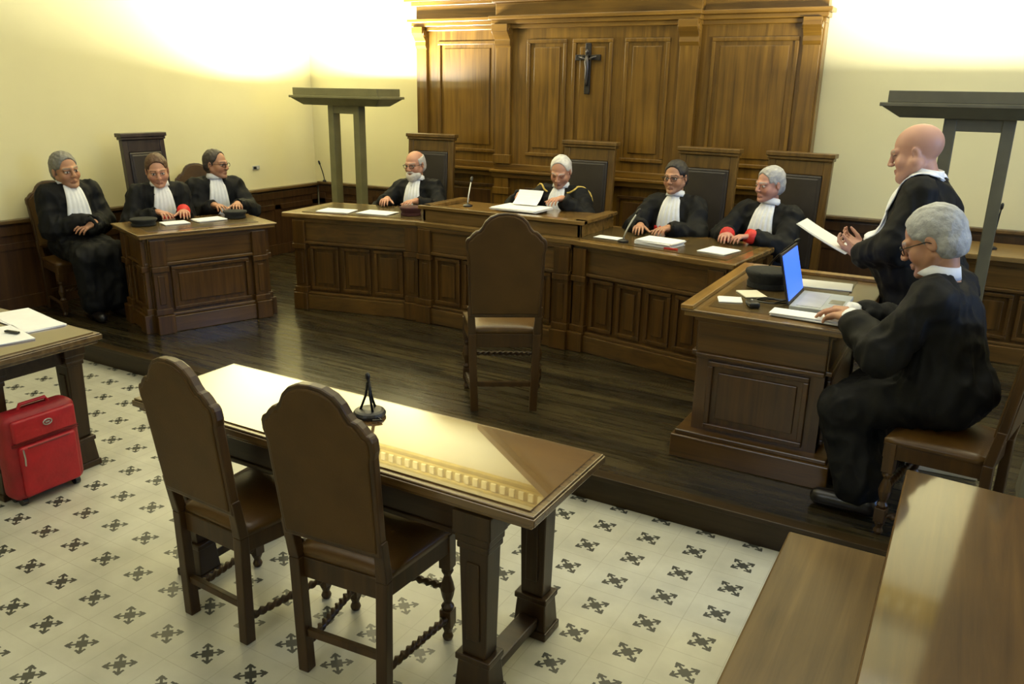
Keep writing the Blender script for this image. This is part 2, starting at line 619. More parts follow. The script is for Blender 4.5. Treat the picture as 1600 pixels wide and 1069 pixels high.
m.build('figure', plain('pewter', (.10, .09, .085), rough=.35, metal=.7), cr, smooth=True)

# ------------------------------------------------------------------ bench building blocks


def panel_run(parent, p0, p1, ztop, npanels, matV, matH, pil_ends=(True, True), base_out=.05, depth=.05, zb=0., pil_w=.055, ext=True):
    """panelled front between two floor points; outward side is to the right of p0->p1 (i.e. -normal)"""
    p0 = Vector((p0[0], p0[1], 0))
    p1 = Vector((p1[0], p1[1], 0))
    d = p1 - p0
    L_ = d.length
    a = math.atan2(d.y, d.x)
    xf = Matrix.Translation(p0) @ Matrix.Rotation(a, 4, 'Z')
    MB().box(0, L_, 0, depth, zb, ztop).build('body', matV, parent, xf=xf)
    ex_ = 0 if (pil_ends[0] or pil_ends[1] or not ext) else base_out
    MB().box(-ex_, L_ + ex_, -base_out, .02, zb, zb + .13).box(-ex_ * .8, L_ + ex_ * .8, -base_out + .018, .02, zb + .13, zb + .155).build('plinth', matH, parent, bevel=.006, xf=xf)
    m = MB().box(0, L_, -.012, .02, ztop - .20, ztop - .02).box(0, L_, -.032, .02, ztop - .225, ztop - .20).box(0, L_, -.03, .02, ztop - .035, ztop)
    m.build('frieze', matH, parent, bevel=.005, xf=xf)
    x0 = 0. if (pil_ends[0] or pil_ends[1]) else .05
    x1 = L_ - x0
    for e, flag in ((0, pil_ends[0]), (1, pil_ends[1])):
        if not flag:
            continue
        xc = pil_w + .012 if e == 0 else L_ - pil_w - .012
        m = MB().box(xc - pil_w, xc + pil_w, -.035, .02, zb + .15, ztop - .22)
        m.box(xc - pil_w - .01, xc + pil_w + .01, -.05, .02, zb + .15, zb + .20)
        m.box(xc - pil_w - .01, xc + pil_w + .01, -.055, .02, ztop - .27, ztop - .225)
        m.box(xc - pil_w - .004, xc + pil_w + .004, -.045, .02, ztop - .225, ztop - .02)
        m.box(xc - pil_w * .45, xc + pil_w * .45, -.042, -.03, zb + .23, ztop - .30)
        m.box(xc - pil_w - .012, xc + pil_w + .012, -base_out - .025, .0, zb, zb + .15)
        m.build('pilaster', matV, parent, bevel=.005, xf=xf)
        if e == 0:
            x0 = 2 * pil_w + .03
        else:
            x1 = L_ - 2 * pil_w - .03
    if npanels:
        w = (x1 - x0) / npanels
        for i in range(npanels):
            a0 = x0 + i * w + .018
            a1 = x0 + (i + 1) * w - .018
            m = MB()
            framed(m, a0, a1, zb + .175, ztop - .24, 0, .028, .022)
            m.box(a0 + .055, a1 - .055, -.010, .0, zb + .235, ztop - .30)
            m.build('panel', matV, parent, bevel=.005, xf=xf)


# ------------------------------------------------------------------ judges' bench
bench = empty('judges_bench', 'long angled judges bench of panelled wood with raised middle desk', 'bench', (-3.25, 5.45, PZ))


def bl(p):
    return (p[0] + 3.25, p[1] - 5.45)


H1 = 1.0 - PZ
A, B, C_, D = (-5.17, 5.225), (-4.0, 5.49), (-2.55, 5.46), (-1.34, 5.24)
panel_run(bench, bl(A), bl(B), H1 - .04, 3, benV, benH)
panel_run(bench, bl((-3.985, 5.46)), bl((-2.56, 5.43)), H1 - .04, 4, benV, benH, pil_w=.06)
panel_run(bench, bl(C_), bl(D), H1 - .04, 4, benV, benH)
# left and right end walls
panel_run(bench, bl((-5.24, 5.88)), bl((-5.15, 5.235)), H1 - .04, 1, benV, benH)
panel_run(bench, bl((-1.34, 5.24)), bl((-1.26, 6.0)), H1 - .04, 1, benV, benH)
top = [bl(p) for p in ((-5.25, 5.16), (-4.0, 5.425), (-2.55, 5.395), (-1.29, 5.17), (-1.20, 6.04), (-2.55, 6.2), (-4.0, 6.2), (-5.34, 5.92))]
DT = MB().prism(top, H1 - .04, H1).build('desktop', benTop, bench, bevel=.008)
inn = [bl(p) for p in ((-5.12, 5.28), (-4.02, 5.51), (-2.53, 5.48), (-1.37, 5.28), (-1.30, 5.94), (-2.55, 6.1), (-4.0, 6.1), (-5.22, 5.85))]
MB().prism(inn, H1, H1 + .004).build('writing_surface', plain('green_brown_leather', (.075, .05, .018), rough=.25), DT)
m = MB()
xa, xb, ya, yb = -3.97 + 3.25, -2.53 + 3.25, 5.49 - 5.45, 6.12 - 5.45
zt = 1.115 - PZ
m.box(xa, xb, ya, ya + .03, H1, zt).box(xa, xa + .03, ya, yb, H1, zt).box(xb - .03, xb, ya, yb, H1, zt)
m.box(xa, xb, ya, yb, zt - .03, zt - .015)
m.box(xa - .03, xb + .03, ya - .03, ya + .06, zt - .015, zt + .015).box(xa - .03, xa + .06, ya, yb, zt - .015, zt + .015).box(xb - .06, xb + .03, ya, yb, zt - .015, zt + .015)
m.build('raised_desk', benTop, bench, bevel=.005)

# ------------------------------------------------------------------ desks at the two sides


def side_desk(name, label, loc, rz, w, d, h, topd, matV, matH, npan_front, npan_side, pil=(True, True), bo=.05, ov=.07):
    """front along local x (0..w) looking to -y, depth d to +y"""
    t = empty(name, label, 'desk', loc, rz)
    for a_, b_, n_ in (((0, 0), (w, 0), npan_front), ((0, d), (0, .006), npan_side), ((w, .006), (w, d), npan_side)):
        panel_run(t, a_, b_, h - .04, n_, matV, matH, pil, bo, ext=(a_ == (0, 0)))
    dt = MB().box(-.07, w + ov, -.07, topd, h - .04, h - .012).box(-.085, w + ov + .015, -.085, topd + .01, h - .012, h).build('desktop', benTop, t, bevel=.006)
    MB().box(.03, w - .03, .03, topd - .08, h, h + .003).build('writing_surface', MATS['green_brown_leather'], dt)
    return t


ldx, ldy = math.sin(R(20)), math.cos(R(20))
# left desk: front line from near corner to far corner
ld = side_desk('clerks_desk', 'dark panelled desk by the left wall with two robed men behind', (-5.50, 3.985, PZ), math.atan2(ldy, ldx),
               .95, .55, .955 - PZ, .62, benV, benH, 1, 1)
rd = side_desk('prosecutors_desk', 'wooden desk at right carrying the open laptop and black hat', (-1.16, 4.06, PZ), 0,
               .65, 1.1, .985 - PZ, 1.19, deskV, benH, 1, 1, (False, False), .085, .11)
m = MB().box(-.085, -.02, -.085, 1.2, .985 - PZ, .985 - PZ + .022).box(-.02, .745, 1.13, 1.2, .985 - PZ, .985 - PZ + .022)
m.build('rim', wood('rim_wood', (.16, .085, .015), (.34, .19, .045), 'y'), rd, bevel=.004)
rr_ = empty('rear_desk', 'brown desk against the back wall at the right edge behind the men', 'desk', (-.3, 6.9, PZ))
panel_run(rr_, (0, 0), (2.4, 0), .76, 4, benV, benH)
panel_run(rr_, (0, .58), (0, 0), .76, 1, benV, benH)
MB().box(-.05, 2.45, -.05, .6, .76, .80).build('desktop', wood('rear_top_wood', (.15, .09, .028), (.27, .17, .055), 'x', rough=.3), rr_, bevel=.006)

# ------------------------------------------------------------------ tables


def make_table(label, loc):
    """origin at the middle of the footprint"""
    t = empty('wooden_table', label, 'table', loc)
    hw, hd = .955, .275
    MB().box(-hw, hw, -hd, hd, .745, .772).box(-hw + .018, hw - .018, -hd + .018, hd - .018, .725, .745).box(-hw + .006, hw - .006, -hd + .006, hd - .006, .772, .78).build('tabletop', wood('table_top_wood', (.06, .033, .012), (.16, .095, .035), 'x', rough=.25, coat=.5) if 'table_top_wood' not in MATS else MATS['table_top_wood'], t, bevel=.008)
    MB().box(-hw + .03, hw - .03, -hd + .03, hd - .03, .780, .785).build('glass_sheet', glassTop, t)
    m = MB()
    for y in (-hd + .06, hd - .09):
        m.box(-hw + .18, hw - .18, y, y + .03, .60, .725)
        m.box(-hw + .18, hw - .18, y - .008, y + .038, .60, .62)
    for x in (-hw + .20, hw - .23):
        m.box(x, x + .03, -hd + .07, hd - .07, .60, .725)
    m.build('apron', tabH, t, bevel=.004)
    for sx in (-1, 1):
        for sy in (-1, 1):
            x, y = sx * (hw - .235), sy * (hd - .065)
            m = MB()
            m.box(x - .076, x + .076, y - .062, y + .062, 0, .035)
            m.hexa([(x - .070, y - .055, .035), (x + .070, y - .055, .035), (x + .070, y + .055, .035), (x - .070, y + .055, .035)],
                   [(x - .062, y - .045, .15), (x + .062, y - .045, .15), (x + .062, y + .045, .15), (x - .062, y + .045, .15)])
            m.box(x - .07, x + .07, y - .052, y + .052, .15, .175)
            m.hexa([(x - .048, y - .038, .175), (x + .048, y - .038, .175), (x + .048, y + .038, .175), (x - .048, y + .038, .175)],
                   [(x - .056, y - .044, .60), (x + .056, y - .044, .60), (x + .056, y + .044, .60), (x - .056, y + .044, .60)])
            m.box(x - .062, x + .062, y - .05, y + .05, .585, .61)
            m.box(x - .074, x + .074, y - .06, y + .06, .64, .725).box(x - .066, x + .066, y - .054, y + .054, .61, .64)
            m.box(x - .026, x + .026, y - sy * .0 - .049, y + .049, .24, .54)
            m.build('leg', tabV, t, bevel=.005)
        m = MB().box(sx * (hw - .235) - .04, sx * (hw - .235) + .04, -hd + .12, hd - .12, .055, .095)
        m.build('stretcher', tabH, t, bevel=.005)
    return t


tbl = make_table('polished wooden table with glass top in front of the two leather chairs', (-1.975, 2.24, 0))
tbl.scale = (1, 1, 1.02)
tbl2 = copy_tree(tbl)
tbl2.location = (-4.84, 2.215, 0)
tbl2['label'] = 'wooden table at the left edge with papers on it and red suitcase below'

# ------------------------------------------------------------------ leather chairs
OUT = [(0, 1.145), (.045, 1.141), (.085, 1.124), (.112, 1.098), (.128, 1.068), (.143, 1.050), (.160, 1.046), (.178, 1.030), (.192, 1.012),
       (.204, 1.008), (.213, .990), (.214, .955), (.207, .93), (.203, .80), (.196, .56)]


def outline(s=1., dz=0., bottom=.56):
    r = [(x * s, z - dz * (1 if z > .9 else 0)) for x, z in OUT]
    r[-1] = (r[-1][0], bottom)
    full = r + [(-x, z) for x, z in r[::-1] if x > 0]
    return full[::-1]


def rake(x, y, z):
    return (x, y - max(0, z - .45) * .12, z)


def make_chair(label, loc, rz, group):
    t = empty('leather_chair', label, 'chair', loc, rz, group)
    # back: wooden frame and a leather panel that shows on both faces
    m = MB()
    m.prism_y(outline(), -.205, -.165)
    for v in m.bm.verts:
        v.co = Vector(rake(*v.co))
    bf = m.build('back_frame', chairW, t, bevel=.008)
    m = MB()
    m.prism_y(outline(.93, .012, .58), -.211, -.157)
    for v in m.bm.verts:
        v.co = Vector(rake(*v.co))
    m.build('backrest', leather, bf, bevel=.007)
    # seat cushion (trapezoid), padded
    m = MB()
    nx, ny = 10, 8
    P = {}
    for i in range(nx + 1):
        for j in range(ny + 1):
            u, v = i / nx * 2 - 1, j / ny
            w = .185 + .05 * v
            x, y = u * w, -.17 + v * .39
            z = .478 + .022 * (1 - abs(u) ** 4) * (1 - abs(2 * v - 1) ** 4)
            P[i, j] = m.bm.verts.new((x, y, z))
    for i in range(nx):
        for j in range(ny):
            m.bm.faces.new((P[i, j], P[i + 1, j], P[i + 1, j + 1], P[i, j + 1]))
    # skirt down
    ed = [P[i, 0] for i in range(nx + 1)] + [P[nx, j] for j in range(1, ny + 1)] + [P[i, ny] for i in range(nx - 1, -1, -1)] + [P[0, j] for j in range(ny - 1, 0, -1)]
    lo = [m.bm.verts.new((v.co.x * 1.005, v.co.y, .452)) for v in ed]
    for i in range(len(ed)):
        j = (i + 1) % len(ed)
        m.bm.faces.new((ed[j], ed[i], lo[i], lo[j]))
    m.bm.faces.new(lo)
    m.build('seat', leatherS, t, smooth=True)
    m = MB()
    m.hexa([(-.185, -.175, .375), (.185, -.175, .375), (.185, -.150, .375), (-.185, -.150, .375)],
           [(-.185, -.175, .455), (.185, -.175, .455), (.185, -.150, .455), (-.185, -.150, .455)])
    m.hexa([(-.232, .195, .385), (.232, .195, .385), (.232, .22, .385), (-.232, .22, .385)],
           [(-.232, .195, .455), (.232, .195, .455), (.232, .22, .455), (-.232, .22, .455)])
    for s in (-1, 1):
        a = [(s * .160, -.16), (s * .185, -.16), (s * .235, .21), (s * .210, .21)]
        if s < 0:
            a = a[::-1]
        m.hexa([(p[0], p[1], .385) for p in a], [(p[0], p[1], .455) for p in a])
    m.build('seat_rail', chairW, t, bevel=.004)
    for s in (-1, 1):
        m = MB()
        b0 = [(s * .165 - .022, -.205), (s * .165 + .022, -.205), (s * .165 + .022, -.160), (s * .165 - .022, -.160)]
        t0 = [(s * .178 - .022, -.200), (s * .178 + .022, -.200), (s * .178 + .022, -.160), (s * .178 - .022, -.160)]
        t1 = [rake(s * .185 + dx, y, .62)[:2] for dx, y in ((-.018, -.203), (.018, -.203), (.018, -.167), (-.018, -.167))]
        m.hexa([(p[0], p[1], 0) for p in b0], [(p[0], p[1], .46) for p in t0])
        m.hexa([(p[0], p[1], .46) for p in t0], [(p[0], p[1], .62) for p in t1])
        m.build('rear_leg', chairW, t, bevel=.004)
        m = MB()
        x, y = s * .212, .19
        m.lathe([(.016, 0), (.022, .015), (.014, .035), (.024, .06), (.024, .065)], (x, y, 0), 14)
        m.box(x - .024, x + .024, y - .024, y + .024, .065, .135)
        m.lathe([(.020, .135), (.026, .148), (.014, .165), (.022, .19), (.028, .22), (.022, .25), (.013, .28), (.024, .30), (.018, .315)], (x, y, 0), 14)
        m.box(x - .024, x + .024, y - .024, y + .024, .315, .46)
        m.build('front_leg', chairW, t, bevel=.003)
        m = MB()
        n = 44
        pts = [(s * (.166 + (.212 - .166) * i / n), -.165 + (.17 + .165) * i / n, .10) for i in range(n + 1)]
        m.tube(pts, .013, 12, twist=95, lobes=.38)
        m.build('side_stretcher', chairW, t, smooth=True)
    MB().box(-.15, .15, -.192, -.170, .145, .175).build('rear_stretcher', chairW, t, bevel=.003)
    m = MB()
    n = 50
    m.tube([(-.195 + .39 * i / n, .19, .225) for i in range(n + 1)], .012, 12, twist=95, lobes=.38)
    m.build('front_stretcher', chairW, t, smooth=True)
    return t


ch = make_chair('right-hand one of the two brown leather chairs at the glass table', (-1.715, 2.01, 0), R(5), 'brown leather chairs')
SPEC = [('left-hand one of the two brown leather chairs at the glass table', (-2.325, 2.00, 0), R(-3)),
        ('lone brown leather chair standing empty on the dark platform', (-2.445, 4.22, PZ), R(32)),
        ('brown leather chair under the grey haired robed man by the left wall', (-6.74, 4.15, PZ), R(-98)),
        ('brown leather chair behind the balding man with glasses at the left desk', (-6.64, 5.56, PZ), R(-108)),
        ('brown leather chair under the man seated at the laptop', (.085, 3.865, PZ), R(78))]
CHAIRS = [ch]
for lab, loc, rz in SPEC:
    c = copy_tree(ch)
    c.location = loc
    c.rotation_euler = (0, 0, rz)
    c['label'] = lab
    CHAIRS.append(c)
ch.scale = (1.02, 1, 1.025)
CHAIRS[2].scale = (1.1, 1.05, 1.08)
CHAIRS[3].scale = (1, 1, .95)
CHAIRS[5].scale = (1.08, 1, .985)

# ------------------------------------------------------------------ high-backed judges' chairs


def make_high(label, loc, rz, wood_, leather_, group):
    t = empty('high_backed_chair', label, 'chair', loc, rz, group)
    w, ht = .222, 1.47

    def rk(o):
        for v in o.bm.verts:
            v.co.y -= max(0, v.co.z - .42) * .075
        return o
    m = MB()
    for s in (-1, 1):
        m.box(s * w - .03, s * w + .03, -.265, -.215, .42, ht - .06)
    m.box(-w + .03, w - .03, -.262, -.218, .42, .56).box(-w + .03, w - .03, -.262, -.218, ht - .17, ht - .06)
    m.box(-w - .038, w + .038, -.28, -.20, ht - .06, ht - .035).box(-w - .05, w + .05, -.29, -.19, ht - .035, ht)
    bf = rk(m).build('back_frame', wood_, t, bevel=.006)
    m = MB().box(-w + .03, w - .03, -.258, -.205, .56, ht - .17)
    m.box(-w + .05, w - .05, -.262, -.198, .58, ht - .19)
    rk(m).build('backrest', leather_, bf, bevel=.012)
    MB().box(-.26, .26, -.22, .25, .39, .455).build('seat', leather_, t, bevel=.03)
    MB().box(-.265, .265, -.225, .255, .34, .40).build('seat_rail', wood_, t, bevel=.005)
    for sx in (-1, 1):
        for sy in (-1, 1):
            x, y = sx * .24, .23 if sy > 0 else -.235
            MB().hexa([(x - .02, y - .02, 0), (x + .02, y - .02, 0), (x + .02, y + .02, 0), (x - .02, y + .02, 0)],
                      [(x - .028, y - .028, .36), (x + .028, y - .028, .36), (x + .028, y + .028, .36), (x - .028, y + .028, .36)]).build('leg', wood_, t, bevel=.004)
    return t


chairOak = wood('judge_chair_wood', (.060, .030, .006), (.165, .088, .018), 'z')
hc = make_high('high-backed leather chair of the bald bearded judge at far left', (-4.80, 6.56, PZ), R(180 + 8), chairOak, leatherD, 'high-backed judges chairs')
for lab, loc, rz in (('high-backed leather chair of the presiding judge reading a sheet', (-3.13, 6.62, PZ), R(180)),
                     ('high-backed leather chair of the dark haired judge with glasses', (-2.02, 6.52, PZ), R(180 - 4)),
                     ('high-backed leather chair nearest the standing bald man', (-1.30, 6.50, PZ), R(180 - 8))):
    c = copy_tree(hc)
    c.location = loc
    c.rotation_euler = (0, 0, rz)
    c['label'] = lab
darkW = wood('dark_chair_wood', (.018, .012, .012), (.05, .034, .028), 'z')
make_high('dark high-backed leather chair behind the left desk', (-6.44, 4.96, PZ), R(-92), darkW, leatherD, 'high-backed judges chairs').scale = (.86, 1, 1)

# ------------------------------------------------------------------ uplighter lamps


def make_lamp(label, loc, mats):
    t = empty('uplighter', label, 'lamp', loc, 0, 'bronze uplighters')
    ma, mb_ = mats
    m = MB()
    for s in (-1, 1):
        m.box(s * .168 - .038, s * .168 + .038, -.05, .05, 0.03, 1.72)
    m.box(-.14, .14, -.045, .045, 1.64, 1.72)
    m.build('frame', mb_, t, bevel=.004)
    MB().box(-.36, .36, -.16, .16, 0, .03).build('base', mb_, t, bevel=.004)
    # open trough: tapering sides, hollow inside
    m = MB()

    def ring(hx, hy, z):
        return [(-hx, -hy, z), (hx, -hy, z), (hx, hy, z), (-hx, hy, z)]
    m.hexa(ring(.47, .12, 1.72), ring(.58, .19, 1.79))
    m.box(-.595, .595, -.20, .20, 1.79, 1.815)
    z0, z1 = 1.815, 1.87
    m.box(-.55, .55, -.185, -.165, z0, z1 + .02).box(-.55, .55, .165, .185, z0, z1 + .02).box(-.55, -.53, -.165, .165, z0, z1 + .02).box(.53, .55, -.165, .165, z0, z1 + .02)
    m.build('trough', ma, t, bevel=.004)
    return t


lampL = make_lamp('olive bronze uplighter on two posts at the left wall corner', (-5.76, 6.66, PZ), (bronze, bronze))
lampR = copy_tree(lampL)
lampR.location = (-.065, 6.25, PZ + .05)
lampR['label'] = 'grey bronze uplighter behind the standing bald man'
for c in lampR.children:
    c.data = c.data.copy()
    c.data.materials[0] = bronzeD

# ------------------------------------------------------------------ pews
pew = empty('wooden_pew', 'polished wooden pew in the lower right corner with seat and sloped ledge', 'pew', (-.062, 2.94, 0))
MB().box(-.36, 0, -3.2, 0, .415, .45).build('seat', seatW, pew, bevel=.008)
MB().box(-.31, -.26, -3.1, -.05, .0, .415).build('seat_support', pewW, pew, bevel=.004)
MB().box(.0, .035, -3.2, 0, .0, .775).build('backrest', pewW, pew, bevel=.004)
MB().hexa([(-.0, -3.2, .775), (.75, -3.2, .745), (.75, 0.0, .745), (-.0, 0.0, .775)],
          [(-.0, -3.2, .805), (.75, -3.2, .775), (.75, 0.0, .775), (-.0, 0.0, .805)]).build('ledge', pewW, pew, bevel=.006)
MB().box(.035, .70, -.06, -.03, 0, .745).build('end_panel', pewW, pew, bevel=.004)

# ------------------------------------------------------------------ suitcase
sc_ = empty('suitcase', 'red soft suitcase standing beside the leg of the left table', 'suitcase', (-3.905, 2.125, 0), 0)
sc_.scale = (1.08, 1.08, 1.08)


def rbox(x0, x1, y0, y1, z0, z1, bev, name, mat, parent, seg=5):
    o = MB().box(x0, x1, y0, y1, z0, z1).build(name, mat, parent)
    md = o.modifiers.new('round', 'BEVEL')
    md.width = bev
    md.segments = seg
    for p in o.data.polygons:
        p.use_smooth = True
    return o


rbox(-.128, 0, -.175, .175, .025, .455, .045, 'shell', redbag, sc_)
fp = rbox(.0 - .01, .022, -.135, .135, .05, .30, .02, 'front_pocket', redbag2, sc_)
tp = rbox(.0 - .01, .016, -.150, .150, .32, .43, .015, 'top_pocket', redbag2, sc_)
m = MB()
for z in (.305, .315):
    m.box(0, .004, -.16, .16, z, z + .004)
m.tube([(.024, -.10, .292), (.024, .10, .292)], .003, 6)
m.build('zip', plain('dark_red_zip', (.15, .004, .006), rough=.5), sc_)
m = MB()
m.tube([(.018, .02 * math.cos(a) + .01, .385 + .013 * math.sin(a)) for a in np.linspace(0, 2 * PI, 20)[:-1]], .0035, 6, closed=True)
m.box(.016, .019, .0, .02, .381, .389)
m.build('emblem', silver, tp)
MB().tube([(-.065, -.07, .452), (-.065, -.06, .475), (-.065, .06, .475), (-.065, .07, .452)], .009, 8).build('handle', redbag2, sc_)
for y in (-.13, .13):
    for x in (-.035, -.095):
        MB().tube([(x, y - .012, .022), (x, y + .012, .022)], .022, 14).build('wheel', black, sc_)
MB().tube([(.020, -.12, .21), (.026, -.12, .25), (.020, -.12, .29)], .004, 6).build('zip_pull', silver, fp)

# ------------------------------------------------------------------ papers, microphones, hats
NP = [0]


def sheet(label, loc, rz, w=.21, h=.297, n=1, mat=paper, tilt=(0, 0), group=None, curl=.0, name='paper', thick=None):
    m = MB()
    rnd = random.Random(NP[0] + 5)
    NP[0] += 1
    th = thick or .0022
    for k in range(n):
        a = rnd.uniform(-.06, .06) * (k > 0)
        ox, oy = rnd.uniform(-.008, .008) * (k > 0), rnd.uniform(-.008, .008) * (k > 0)
        z = k * th * 1.1
        ca, sa = math.cos(a), math.sin(a)
        q = [(-w / 2, -h / 2), (w / 2, -h / 2), (w / 2, h / 2), (-w / 2, h / 2)]
        nn = 6
        rows = []
        for zz in (z, z + th):
            g = []
            for i in range(nn + 1):
                u = i / nn
                r_ = []
                for s in (-1, 1):
                    x, y = s * w / 2, -h / 2 + h * u
                    c = curl * (2 * u - 1) ** 2
                    r_.append(m.bm.verts.new((ca * x - sa * y + ox, sa * x + ca * y + oy, zz + c)))
                g.append(r_)
            rows.append(g)
        for i in range(nn):
            b, t = rows
            m.bm.faces.new((t[i][0], t[i][1], t[i + 1][1], t[i + 1][0]))
            m.bm.faces.new((b[i][1], b[i][0], b[i + 1][0], b[i + 1][1]))
            for s in (0, 1):
                m.bm.faces.new((b[i][s], t[i][s], t[i + 1][s], b[i + 1][s]))
        for i in (0, nn):
            m.bm.faces.new((rows[0][i][0], rows[0][i][1], rows[1][i][1], rows[1][i][0]))
    o = m.build(name, mat)
    o.location = loc
    o.rotation_euler = (tilt[0], tilt[1], rz)
    tag(o, label, 'paper', group)
    return o


def gooseneck(label, loc, tip, base_r=.04, group='gooseneck microphones', cable=False):
    t = empty('microphone', label, 'microphone', loc, 0, group)
    MB().lathe([(base_r, 0), (base_r, .012), (base_r * .6, .02), (.008, .024)], n=16).build('base', black, t, smooth=False)
    tip = Vector(tip)
    n = 10
    pts = []
    for i in range(n + 1):
        u = i / n
        pts.append(Vector((tip.x * u ** 1.4, tip.y * u ** 1.4, .02 + (tip.z - .02) * u)))
    MB().tube(pts, .0055, 8).build('gooseneck', MATS['silver_metal'] if cable else blackM, t, smooth=True)
    d = (pts[-1] - pts[-2]).normalized()
    MB().tube([pts[-1], pts[-1] + d * .012, pts[-1] + d * .04, pts[-1] + d * .052], [.007, .012, .012, .006], 10).build('head', black, t, smooth=True)
    return t


# witness table microphone
mic = empty('table_microphone', 'small black desk microphone standing on the glass table', 'microphone', (-1.965, 2.335, .801))
MB().lathe([(.062, 0), (.066, .012), (.060, .022), (.048, .026), (.020, .03)], n=24).build('base', black, mic, bevel=.002)
m = MB()
for a in (90, 210, 330):
    x, y = .036 * math.cos(R(a)), .036 * math.sin(R(a))
    m.tube([(x, y, .024), (x * .35, y * .35, .085), (x * .12, y * .12, .14)], .005, 8)
m.tube([(0, 0, .13), (0, 0, .155)], .007, 8)
m.build('stem', blackM, mic, smooth=True)
MB().tube([(0, 0, .15), (0, -.002, .158), (0, -.004, .175), (0, -.004, .182)], [.006, .010, .010, .004], 10).build('head', black, mic, smooth=True)
MB().tube([(.05, -.02, .012), (.085, -.03, .008), (.06, -.055, .010)], .004, 6).build('switch', black, mic)

gooseneck('thin gooseneck microphone on the raised middle desk', (-3.62, 5.63, 1.130), (-.0 - .03, .10, .19), cable=True)
gooseneck('thin gooseneck microphone before the dark haired judge', (-2.19, 5.50, 1.0055), (.07, .05, .20), cable=True)
gooseneck('thin gooseneck microphone beside the far right judge by the right desk', (-1.06, 5.08, .990), (.16, -.10, .22), cable=False)
gooseneck('microphone on the wall ledge left of the olive lamp', (-6.92, 7.49 + .06, .95), (-.03, -.03, .20), base_r=.022)
gooseneck('microphone on the brown desk at the right edge', (.155, 7.15, .952), (.015, -.01, .30))

# wall socket
so = empty('wall_socket', 'small dark socket on the left cream wall', 'socket', (XL + .001, 6.64, 1.17))
MB().box(0, .012, -.05, .05, -.02, .02).build('plate', greycl, so, bevel=.003)
MB().box(.012, .03, -.045, -.012, -.014, .014).build('plug', black, so, bevel=.003)


def hat(label, loc, r, h, mat, rz=0, group='judges caps'):
    t = empty('judge_cap', label, 'hat', loc, rz, group)
    cw = MB().lathe([(r * .80, 0), (r * .84, .01), (r * .84, h * .45), (r, h * .8), (r * .98, h * .95), (r * .8, h), (.01, h * 1.0)], n=24).build('crown', mat, t, smooth=True)
    MB().lathe([(r * .80, 0.0), (r * .885, 0.002), (r * .885, h * .28), (r * .80, h * .30)], n=24).build('band', mat, t)
    MB().tube([(r * .9 * math.cos(a), r * .9 * math.sin(a), h * .9) for a in np.linspace(0, 2 * PI, 25)[:-1]], .005, 6, closed=True).build('piping', mat, cw, smooth=True)
    return t


hat('maroon judge cap on the bench before the bald bearded judge', (-4.22, 5.66, 1.0055), .10, .075, maroon)
hat('large black judge cap on the right desk behind the laptop', (-.97, 4.72, .990), .135, .10, felt)
hat('black judge cap at the near end of the left desk', (-5.80, 4.20, .9605), .105, .055, felt)
hat('black judge cap at the far end of the left desk', (-5.53, 4.90, .9605), .10, .06, felt)

# bench papers
G = 'papers on the judges bench'
sheet('loose papers at the far left end of the bench', (-4.88, 5.46, 1.0055), R(15), .30, .21, 3, group=G)
sheet('papers on the bench left of the maroon cap', (-4.52, 5.58, 1.005), R(8), .30, .22, 3, group=G)
sheet('open white document pile on the raised desk', (-3.22, 5.82, 1.120), R(0), .42, .30, 6, group=G, thick=.003)
sheet('white sheet on the bench right of the raised desk', (-2.34, 5.60, 1.0055), R(-6), .20, .11, 2, group=G)
sheet('thick white papers before the dark haired judge', (-1.93, 5.56, 1.005), R(-10), .29, .21, 8, group=G, thick=.004)
sheet('white papers before the grey haired judge at bench end', (-1.50, 5.55, 1.005), R(-12), .20, .24, 3, group=G)
o = MB().box(-.05, .05, -.006, .006, 0, .010).build('pen', plain('red_pen', (.5, .03, .02), rough=.4))
o.location = (-1.80, 5.42, 1.005)
tag(o, 'red pen on the bench edge before the dark haired judge', 'pen')
# left desk papers
sheet('white sheet under the hands of the brown haired man', (-5.68, 4.40, .9605), R(70), .20, .16, 3, group='papers on the left desk')
sheet('white papers before the balding man with glasses', (-5.60, 4.68, .9605), R(75), .24, .17, 4, group='papers on the left desk')
# left table papers
sheet('upper white paper pile on the left table', (-4.40, 2.395, .802), R(-8), .50, .20, 3, group='papers on the left table')
sheet('lower white paper on the left table, nearer the camera', (-4.22, 2.165, .802), R(-14), .34, .20, 3, group='papers on the left table')
o = MB().box(-.045, .045, -.01, .01, 0, .012).build('pen', black, bevel=.003)
o.location = (-4.20, 2.205, .812)
o.rotation_euler = (0, 0, R(10))
tag(o, 'black pen lying on the lower white paper of the left table', 'pen')

# right desk things
ZD = .9895
lp = empty('laptop', 'open grey laptop with blue lit screen on the right desk', 'laptop', (-.625, 4.44, ZD), R(90))
# local: screen at +y end (world -x), keyboard towards -y (world +x)
kb = MB().box(-.20, .20, -.13, .13, 0, .022).build('keyboard_base', keys, lp, bevel=.004)
MB().box(-.17, .17, -.02, .10, .022, .024).build('keyboard', greycl, kb)
MB().box(-.05, .05, -.11, -.04, .022, .0235).build('touchpad', silver, kb)
m = MB()
xf = Matrix.Translation((0, .132, .022)) @ Matrix.Rotation(R(-14), 4, 'X')
lid = MB().box(-.20, .20, 0, .010, 0, .27).build('lid', black, lp, bevel=.003, xf=xf)
MB().box(-.185, .185, -.002, 0, .018, .255).build('screen', screen, lid, xf=xf)
sheet('white papers in front of the laptop at desk edge', (-.64, 4.12, ZD), R(-4), .34, .12, 4, group='papers on the right desk', thick=.004)
sheet('white sheets behind the laptop on the right desk', (-.72, 4.93, ZD), R(5), .36, .20, 2, group='papers on the right desk')
sheet('small white card at the near left corner of the right desk', (-1.07, 4.27, ZD), R(20), .12, .12, 2, group='papers on the right desk')
